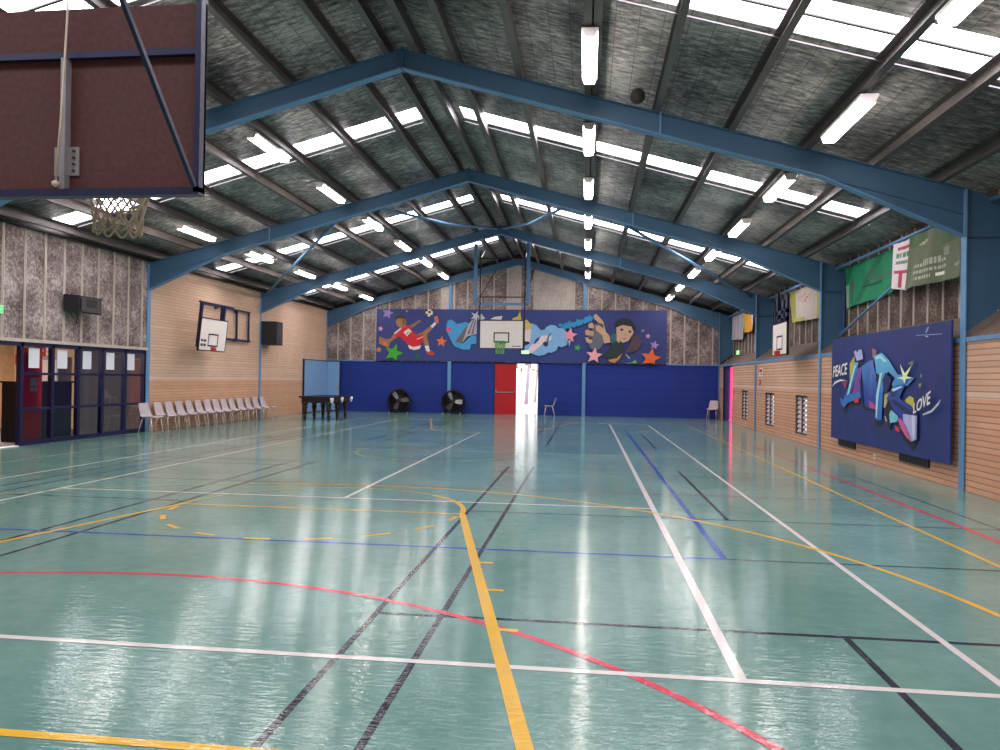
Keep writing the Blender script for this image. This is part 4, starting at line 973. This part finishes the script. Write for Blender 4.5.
# ================================================================ FLOOR FANS
def drum_fan(label, loc, rzz, roll, light):
    e = thing('drum_fan', label, 'fan', loc, rzz, None)
    H = 0.55; R = 0.48
    m = MB(); n = 32
    prof = [(R, -0.20), (R+0.02, -0.20), (R+0.02, 0.20), (R, 0.20)]
    vs = []; fs = []
    for r, h in prof:
        for j in range(n): t = 2*math.pi*j/n; vs.append((math.cos(t)*r, h, H+math.sin(t)*r))
    for i in range(4):
        for j in range(n): fs.append((i*n+j, i*n+(j+1) % n, ((i+1) % 4)*n+(j+1) % n, ((i+1) % 4)*n+j))
    m.add(vs, fs, M['black'], False); m.build('drum', e)
    m = MB(); m.lathe([(R-0.01, 0), (R-0.01, 0.01)], (0, 0.17, H), M['black'], n, (0, 1, 0)); m.build('back_panel', e)
    m = MB()
    for k in range(1, 9): m.tube([(math.cos(t)*R*k/8.2, -0.20, H+math.sin(t)*R*k/8.2) for t in [2*math.pi*i/24 for i in range(24)]], 0.004, M['darkgrey'], 4, closed=True)
    for k in range(6):
        t = math.pi*k/6; m.tube([(math.cos(t)*R, -0.20, H+math.sin(t)*R), (-math.cos(t)*R, -0.20, H-math.sin(t)*R)], 0.004, M['darkgrey'], 4)
    m.build('front_grille', e)
    m = MB(); m.lathe([(0.07, -0.1), (0.10, -0.08), (0.10, 0.08), (0.07, 0.1)], (0, 0, H), M['darkgrey'], 14, (0, 1, 0)); m.build('motor_hub', e)
    for k in range(3):
        a = roll+2*math.pi*k/3; d = Vector((math.cos(a), 0, math.sin(a))); q = Vector((-math.sin(a), 0, math.cos(a)))
        o = Vector((0, 0, H)); m = MB(); vs = []
        for r, w0, w1 in ((0.08, -0.05, 0.05), (0.2, -0.09, 0.08), (0.33, -0.12, 0.09), (0.43, -0.11, 0.06)):
            vs += [tuple(o+d*r+q*w0+Vector((0, -0.08, 0))), tuple(o+d*r+q*w1+Vector((0, 0.02, 0)))]
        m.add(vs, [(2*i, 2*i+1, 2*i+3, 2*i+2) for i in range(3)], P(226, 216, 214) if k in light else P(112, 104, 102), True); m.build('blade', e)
    for s in (-1, 1):
        m = MB(); m.tube([(s*0.50, 0.0, H), (s*0.53, 0.0, 0.3), (s*0.40, 0.0, 0.09), (s*0.40, -0.26, 0.05)], 0.018, M['black'], 8); m.build('stand_leg', e)
        m = MB(); m.lathe([(0.05, -0.025), (0.085, -0.02), (0.085, 0.02), (0.05, 0.025)], (s*0.40, 0.16, 0.086), M['black'], 16, (1, 0, 0)); m.build('wheel', e)
        m = MB(); m.lathe([(0.03, 0), (0.03, 0.05)], (s*0.40, -0.26, 0), M['grey'], 10); m.build('foot', e)
    m = MB(); m.tube([(-0.40, 0.16, 0.086), (0.40, 0.16, 0.086)], 0.015, M['black'], 8); m.tube([(-0.40, -0.1, 0.06), (0.40, -0.1, 0.06)], 0.015, M['black'], 8)
    m.tube([(-0.18, 0.19, H+0.46), (-0.18, 0.27, H+0.50), (0.18, 0.27, H+0.50), (0.18, 0.19, H+0.46)], 0.013, M['black'], 8); m.build('axle_and_handle', e)
    return e
drum_fan('black drum fan with one white blade, beside the pool table end wall', (-8.35, 32.95, 0), 0.12, 2.25, (0,))
drum_fan('black drum fan with silver blades in front of the light blue post', (-5.88, 32.9, 0), -0.1, 2.1, (0, 2))

# ================================================================ POOL TABLE
PT = (-9.62, 26.98)
e = thing('pool_table', 'dark wooden pool table with turned legs and white pocket nets', 'pool table', (PT[0], PT[1], 0))
PW, PLn = 1.22, 2.2
m = MB()
for x0, x1, y0, y1 in [(-PW/2, -PW/2+0.12, -PLn/2, PLn/2), (PW/2-0.12, PW/2, -PLn/2, PLn/2), (-PW/2, PW/2, -PLn/2, -PLn/2+0.12), (-PW/2, PW/2, PLn/2-0.12, PLn/2)]: m.box(x0, x1, y0, y1, 0.80, 0.855, M['darkwood'])
m.build('rail', e)
m = MB(); m.box(-PW/2+0.12, PW/2-0.12, -PLn/2+0.12, PLn/2-0.12, 0.79, 0.825, M['billiard']); m.build('cloth', e)
m = MB(); m.box(-PW/2+0.07, PW/2-0.07, -PLn/2+0.07, PLn/2-0.07, 0.62, 0.80, M['darkwood']); m.build('apron', e)
for x in (-0.44, 0.44):
    for y in (-0.93, 0.0, 0.93):
        m = MB(); m.lathe([(0.035, 0), (0.06, 0.02), (0.045, 0.06), (0.045, 0.09), (0.075, 0.12), (0.05, 0.17), (0.065, 0.3), (0.10, 0.47), (0.065, 0.52), (0.11, 0.55), (0.11, 0.64)], (x, y, 0), M['darkwood'], 14); m.build('leg', e)
for x in (-PW/2+0.03, PW/2-0.03):
    for y in (-PLn/2+0.03, 0, PLn/2-0.03):
        m = MB(); m.lathe([(0.02, 0), (0.05, 0.05), (0.065, 0.13), (0.07, 0.2)], (x*(1.05 if x > 0 else 0.84), y*(1.02 if x > 0 else 0.82), 0.61), M['white'], 10); m.build('pocket', e)

# ================================================================ SPEAKERS
e = thing('loudspeaker', 'large black loudspeaker box on the brick wall beside the blue column', 'speaker', (XWL, 26.8, 2.68))
W = lambda mb, nm: mb.build(nm, e, (XWL, 26.8, 2.68))
m = MB(); m.prism([(XWL+0.05, 26.30, 2.70), (XWL+0.56, 26.40, 2.70), (XWL+0.56, 27.0, 2.70), (XWL+0.05, 27.10, 2.70)], (0, 0, 0.86), M['black']); W(m, 'cabinet')
m = MB(); m.box(XWL+0.561, XWL+0.57, 26.44, 26.96, 2.74, 3.52, M['darkgrey']); W(m, 'grille')
m = MB(); m.box(XWL+0.001, XWL+0.05, 26.6, 26.8, 2.9, 3.3, M['darkgrey']); W(m, 'wall_bracket')
e = thing('horn_speaker', 'grey wedge shaped speaker on a bracket high on the speckled panels', 'speaker', (XWL, 16.2, 3.0))
W = lambda mb, nm: mb.build(nm, e, (XWL, 16.2, 3.0))
m = MB(); m.prism([(XWL+0.06, 15.80, 2.98), (XWL+0.36, 15.92, 2.94), (XWL+0.36, 15.92, 3.34), (XWL+0.06, 15.80, 3.36)], (0, 0.80, 0), M['black']); W(m, 'cabinet')
m = MB(); m.box(XWL+0.365, XWL+0.385, 15.98, 16.66, 2.98, 3.30, M['darkgrey']); m.box(XWL+0.385, XWL+0.39, 16.15, 16.5, 3.10, 3.28, M['black']); W(m, 'horn_mouth')
m = MB(); m.box(XWL+0.0165, XWL+0.06, 16.1, 16.5, 3.05, 3.3, M['grey']); m.tube([(XWL+0.1, 16.3, 2.98), (XWL+0.04, 16.3, 2.85), (XWL+0.035, 16.3, 2.72)], 0.012, M['black'], 6); W(m, 'wall_bracket')

# ================================================================ BANNERS
def banner(label, x, quad, colour, n=36, rows=18, amp=0.03, extra=None):
    """quad: (y,z) of far top, near top, near bottom, far bottom; colour(u,v) -> material"""
    a, b, c2, d2 = quad; m = MB(); vs = []
    for i in range(rows+1):
        for j in range(n+1):
            u, v = j/n, i/rows
            y = (a[0]*(1-u)+b[0]*u)*(1-v)+(d2[0]*(1-u)+c2[0]*u)*v; z = (a[1]*(1-u)+b[1]*u)*(1-v)+(d2[1]*(1-u)+c2[1]*u)*v
            vs.append((x+amp*math.sin(u*9+v*2)*(0.3+0.7*v)+amp*0.5*math.sin(u*23), y, z-0.03*math.sin(math.pi*u)*(1-v)))
    for i in range(rows):
        for j in range(n):
            k = i*(n+1)+j
            m.add([vs[k], vs[k+1], vs[k+n+2], vs[k+n+1]], [(0, 1, 2, 3)], colour((j+.5)/n, (i+.5)/rows), True)
    c = (x, (a[0]+b[0])/2, a[1])
    o = m.build('banner', None, c)
    import bmesh
    bm = bmesh.new(); bm.from_mesh(o.data); bmesh.ops.remove_doubles(bm, verts=bm.verts, dist=0.0004); bm.to_mesh(o.data); bm.free()
    return tag(o, label, 'banner')
gr, grd, olv, olvd, crm, yel, org = P(34, 146, 104), P(20, 92, 74), P(96, 106, 78), P(66, 100, 52), P(214, 198, 188), P(196, 190, 96), P(226, 150, 50)
wh, dkred, dkg = P(222, 206, 212), P(176, 60, 80), P(70, 84, 74)
def c_green(u, v):
    if u < 0.06 and v > 0.45: return P(150, 180, 160)
    if 0.13 < u < 0.19 and 0.40 < v < 0.60: return P(146, 40, 96)
    if 0.14 < u < 0.18 and 0.60 <= v < 0.9: return P(96, 70, 96)
    if 0.36 < u < 0.74 and 0.62 < v < 0.68: return grd
    if 0.55 < u < 0.95 and 0.50 < v < 0.56: return P(110, 110, 110)
    if 0.4 < u < 0.6 and 0.2 < v < 0.5 and int(u*36+v*18) % 3 == 0: return P(84, 120, 104)
    if math.sin(u*11+v*5) > 0.75: return P(26, 120, 88)
    return gr
def c_white(u, v):
    if 0.25 < u < 0.9 and 0.10 < v < 0.16: return dkred
    if 0.15 < u < 0.9 and 0.22 < v < 0.34: return P(70, 130, 90) if int(u*24) % 4 else wh
    if 0.2 < u < 0.8 and 0.40 < v < 0.46: return P(100, 140, 110)
    if 0.1 < u < 0.85 and 0.60 < v < 0.66: return dkred
    if 0.45 < u < 0.6 and 0.66 <= v < 0.97: return dkred
    return wh
def c_olive(u, v):
    w = int(u*72)
    if v < 0.26 and (0.0 < u < 0.4 or u > 0.62) and v < 0.2+0.06*math.sin(u*12): return olvd
    if 0.55 < u < 0.86 and 0.05 < v < 0.42 and u > 0.62: return olvd if v < 0.36 else olv
    if 0.1 < u < 0.42 and 0.20 < v+0.12*u < 0.26: return P(170, 170, 150)
    for v0, a, b in ((0.52, 0.34, 0.62), (0.60, 0.2, 0.74), (0.72, 0.16, 0.74), (0.82, 0.22, 0.50)):
        if v0 < v < v0+0.055 and a < u < b and w % 7 not in (3, 6): return P(176, 178, 160)
    if 0.82 < v < 0.88 and 0.56 < u < 0.70: return P(236, 236, 226)
    if 0.74 < v < 0.80 and 0.86 < u < 0.98: return P(150, 150, 138)
    if 0.68 < u < 0.78 and 0.38 < v < 0.55: return P(140, 140, 132)
    return olv
def c_yel(u, v):
    if u < 0.22 or (u > 0.85) or (v > 0.88 and u < 0.5): return yel
    if (u-0.5)**2/0.05+(v-0.3)**2/0.02 < 1 and (int(u*30)+int(v*14)) % 3 == 0: return P(200, 130, 130)
    return crm
def c_org(u, v):
    if u > 0.8 and v < 0.6: return P(244, 226, 210)
    if u < 0.3: return P(214, 176, 60)
    return org
banner('green banner with faint dark lettering hung above the graffiti board', 6.15, [(18.95, 4.40), (15.85, 4.38), (15.95, 3.47), (18.90, 3.40)], c_green)
banner('narrow white banner strip with red and green print between two banners', 5.96, [(15.58, 4.36), (14.62, 4.34), (14.90, 3.37), (15.70, 3.50)], c_white, 24, 30, 0.015)
banner('olive green banner with lines of pale lettering beside the first column', 5.88, [(14.62, 4.33), (12.68, 4.31), (12.62, 3.32), (14.90, 3.39)], c_olive, 72, 34, 0.035)
banner('cream banner with pale yellow border hung beyond the second column', 6.12, [(23.9, 4.40), (20.75, 4.30), (20.70, 3.34), (23.6, 3.42)], c_yel)
banner('plain pale grey cloth hung in the far bay beside the orange banner', 6.12, [(32.9, 4.40), (30.4, 4.40), (30.5, 3.30), (33.2, 3.40)], lambda u, v: P(206, 200, 206) if int(u*12) % 3 else P(186, 180, 190))
banner('small orange and yellow banner hung in the far bay', 6.06, [(30.4, 4.34), (28.6, 4.10), (28.5, 3.52), (30.3, 3.52)], c_org)

# ================================================================ SMALL THINGS ON THE WALLS
e = thing('folding_partition', 'sky blue two panel partition standing in the corner behind the pool table', 'partition', (-11.84, 33.2, 0))
W = lambda mb, nm: mb.build(nm, e, (-11.84, 33.2, 0))
m = MB(); m.box(XWL+0.04, XWL+0.07, 30.5, 33.32, 0.04, 2.26, M['skyblue']); W(m, 'panel')
m = MB(); m.box(XWL+0.08, -11.25, 33.30, 33.33, 0.04, 2.26, M['skyblue']); W(m, 'panel')
m = MB(); m.box(XWL+0.03, XWL+0.08, 30.44, 30.5, 0, 2.29, M['navy']); m.box(XWL+0.03, XWL+0.08, 30.5, 33.32, 2.26, 2.29, M['navy']); m.box(-11.25, -11.21, 33.29, 33.34, 0, 2.29, M['navy']); m.box(XWL+0.08, -11.25, 33.29, 33.34, 2.26, 2.29, M['navy']); W(m, 'panel_edge')
m = MB(); m.box(-11.33, -11.27, 33.26, 33.30, 1.0, 1.16, M['tan']); W(m, 'latch')

def exit_sign(label, loc, axis, mat, w=0.36, h=0.16):
    """axis: outward direction; a lit box with a running figure and an arrow"""
    e = thing('exit_sign', label, 'exit sign', loc)
    f = {'x+': lambda a, d, z: (d, a, z), 'x-': lambda a, d, z: (-d, -a, z), 'y-': lambda a, d, z: (a, -d, z)}[axis]
    def bx(m, a0, a1, d0, d1, z0, z1, mt):
        p, q = f(a0, d0, z0), f(a1, d1, z1); m.box(p[0], q[0], p[1], q[1], z0, z1, mt)
    m = MB(); bx(m, -w/2, w/2, 0, 0.06, -h/2, h/2, M['white']); m.build('sign_box', e)
    m = MB(); bx(m, -w/2+0.01, w/2-0.01, 0.06, 0.064, -h/2+0.01, h/2-0.01, mat); m.build('lit_face', e)
    m = MB()
    for a0, a1, z0, z1 in [(-0.13, -0.10, 0.02, 0.05), (-0.15, -0.10, -0.03, 0.02), (-0.18, -0.15, -0.06, -0.02), (-0.11, -0.07, -0.06, -0.03)]: bx(m, a0*w/0.36, a1*w/0.36, 0.064, 0.068, z0, z1, M['white'])
    m.poly([f(a*w/0.36, 0.067, z) for a, z in [(0.0, -0.015), (0.08, -0.015), (0.08, -0.045), (0.15, 0.0), (0.08, 0.045), (0.08, 0.015), (0.0, 0.015)]], M['white'])
    m.build('pictogram', e)
exit_sign('green lit exit sign on speckled panels above the glazed foyer entrance', (XWL-0.018, 13.86, 2.84), 'x+', M['exit'], 0.40, 0.17)
exit_sign('green lit exit sign on the end mural above the open doorway', (-2.74, MY-0.06, 2.78), 'y-', M['exitlit'], 0.34, 0.15)
exit_sign('small green exit sign above the far side door', (XWO-0.03, 31.9, 2.82), 'x-', M['exitlit'], 0.5, 0.17)
for i, (a, b2) in enumerate([(14.90, 15.22), (15.78, 16.11), (16.65, 16.96), (17.53, 17.85), (18.40, 18.71)]):
    m = MB(); m.box(gx+0.001, gx+0.004, a, b2, 1.66, 2.09, M['paper'])
    o = m.build('paper_notice', None, (gx, a, 1.66))
    tag(o, ['white paper notice on the glass in front of the red foyer door', 'white paper notice on the second glass pane, over the grey locker', 'white paper notice on the middle glass pane', 'white paper notice on the glass pane with a dark room behind', 'white paper notice on the last glass pane before the brick wall'][i], 'notice', 'paper notices on the glazed wall')
for y0, y1, lab in ((16.72, 17.72, 'dark wall vent below the graffiti board, beside the second column'), (13.25, 14.40, 'dark wall vent below the graffiti board, beside the first column')):
    e = thing('wall_vent', lab, 'vent', (XWR, (y0+y1)/2, 0.3), 0, 'vents under the graffiti board')
    yy = (y1-y0)/2
    m = MB(); m.box(-0.03, 0.0, -yy, yy, -0.07, 0.09, M['black']); m.build('backing', e)
    m = MB()
    for z0, z1 in ((-0.09, -0.07), (0.09, 0.10)): m.box(-0.04, 0.0, -yy, yy, z0, z1, M['darkgrey'])
    for k in range(9): m.box(-0.036, -0.02, -yy+yy*2*k/8-0.008, -yy+yy*2*k/8+0.008, -0.07, 0.09, M['darkgrey'])
    m.build('grille', e)
m = MB(); m.box(-0.02, 0, -0.05, 0.05, -0.05, 0.05, M['white']); m.box(-0.024, -0.02, -0.02, 0.02, -0.02, 0.02, M['grey']); o = m.build('power_outlet'); o.location = (XWR, 15.62, 0.16); tag(o, 'small white power outlet low on brick between the two dark vents', 'outlet')
m = MB(); m.box(-0.012, 0, -0.22, 0.22, -0.13, 0.13, M['white']); m.box(-0.014, -0.012, -0.20, 0.20, 0.0, 0.11, M['red']); m.box(-0.014, -0.012, -0.18, 0.1, -0.09, -0.03, M['grey']); o = m.build('wall_sign'); o.location = (XWR, 25.55, 1.93); tag(o, 'small red and white sign on brick beside the third column', 'sign')
m = MB(); m.box(-0.04, 0, -0.07, 0.07, -0.09, 0.09, M['rimred']); m.box(-0.044, -0.04, -0.04, 0.04, -0.03, 0.04, M['white']); o = m.build('alarm_button'); o.location = (XWR+0.002, 25.66, 1.6); tag(o, 'small red alarm button on brick under the red and white sign', 'alarm button')
m = MB(); m.box(-0.03, 0, -0.10, 0.10, -0.12, 0.12, M['grey']); m.box(-0.035, -0.03, -0.06, 0.06, -0.07, 0.07, M['darkgrey']); o = m.build('switch_box'); o.location = (XWR, 18.15, 1.75); tag(o, 'small grey switch box on brick at the edge of the graffiti board', 'switch box')
# ball lodged in the roof
m = MB(); m.lathe([(0.12*math.sin(t), -0.12*math.cos(t)) for t in [0.02+3.1*i/10 for i in range(11)]], (0, 0, 0), M['darkgrey'], 16); o = m.build('stuck_ball'); o.location = (0.72, 11.9, 6.04); tag(o, 'dark ball lodged against the roof foil above the first frame', 'ball')

# foyer contents
m = MB(); m.box(-13.0, -12.55, 15.42, 17.1, 0, 1.32, M['counter']); m.box(-13.05, -12.5, 15.40, 17.12, 1.32, 1.36, M['darkwood']); o = m.build('counter_desk', None, (-12.8, 15.9, 0)); tag(o, 'dark blue counter inside the foyer behind the glass', 'counter')
m = MB(); m.box(-12.32, -12.27, 12.3, 13.95, 0.05, 1.32, M['counter']); o = m.build('half_screen', None, (-12.3, 13.2, 0)); tag(o, 'dark waist high screen inside the open foyer entrance', 'screen')
m = MB(); m.box(-14.80, -14.25, 18.85, 19.38, 0, 2.0, M['grey']); m.box(-14.76, -14.29, 18.835, 18.85, 0.1, 1.9, M['legmetal']); m.box(-14.36, -14.33, 18.81, 18.835, 0.9, 1.1, M['darkgrey']); o = m.build('steel_locker', None, (-14.5, 19.1, 0)); tag(o, 'grey steel locker standing inside the foyer behind the second pane', 'locker')
for x, z, w, h, mt, lab in ((-15.72, 2.42, 0.40, 0.55, 'teal', 'teal poster high on the foyer wall seen through the open entrance'), (-15.75, 1.92, 0.42, 0.3, 'rimred', 'red poster under the teal one on the foyer wall'), (-15.72, 1.5, 0.4, 0.42, 'orange', 'orange poster low on the foyer wall'), (-15.2, 2.1, 0.32, 0.42, 'rimred', 'red poster on the foyer wall beside the red door'), (-14.92, 2.2, 0.2, 0.3, 'white', 'small white poster on the foyer wall above the locker')):
    m = MB(); m.box(-w/2, w/2, -0.01, 0, -h/2, h/2, M[mt]); m.box(-w*0.3, w*0.3, -0.012, -0.01, h*0.1, h*0.3, M['paper']); m.box(-w*0.35, w*0.2, -0.012, -0.01, -h*0.3, -h*0.1, M['tan']); o = m.build('poster'); o.location = (x, 19.4, z); tag(o, lab, 'poster')

# ================================================================ LIGHT, SKY, CAMERA
w = bpy.data.worlds.new('sky'); bpy.context.scene.world = w; w.use_nodes = True
bg = w.node_tree.nodes['Background']; bg.inputs[0].default_value = (0.95, 0.95, 1.0, 1); bg.inputs[1].default_value = 2.2
def area(name, loc, rot, sx, sy, power, col=(1, 1, 1)):
    l = bpy.data.lights.new(name, 'AREA'); l.shape = 'RECTANGLE'; l.size = sx; l.size_y = sy; l.energy = power; l.color = col
    o = bpy.data.objects.new(name, l); C.objects.link(o); o.location = loc; o.rotation_euler = rot; return o
area('foyer_fill_light', (-14.2, 16.0, 2.95), (0, 0, 0), 0.6, 1.2, 260, (1, 0.9, 0.8))  # unseen fill light added to brighten the foyer
cam = bpy.data.cameras.new('camera'); co = bpy.data.objects.new('camera', cam); C.objects.link(co)
yaw, pit, rol = 0.1153, 0.0051, 0.0157
F = Vector((-math.sin(yaw)*math.cos(pit), math.cos(yaw)*math.cos(pit), math.sin(pit)))
R = Vector((math.cos(yaw), math.sin(yaw), 0)); U = R.cross(F)
R2 = R*math.cos(rol)+U*math.sin(rol); U2 = -R*math.sin(rol)+U*math.cos(rol)
co.matrix_world = Matrix(((R2.x, U2.x, -F.x, 0), (R2.y, U2.y, -F.y, 0), (R2.z, U2.z, -F.z, 1.5839), (0, 0, 0, 1)))
cam.sensor_width = 36; cam.lens = 36*751.25/1000; cam.clip_end = 300; cam.clip_start = 0.05
sc = bpy.context.scene; sc.camera = co
sc.cycles.use_denoising = True; sc.cycles.max_bounces = 8; sc.cycles.diffuse_bounces = 5; sc.cycles.glossy_bounces = 4; sc.cycles.transparent_max_bounces = 8
sc.cycles.sample_clamp_indirect = 8.0
sc.view_settings.view_transform = 'Standard'; sc.view_settings.exposure = 0.08
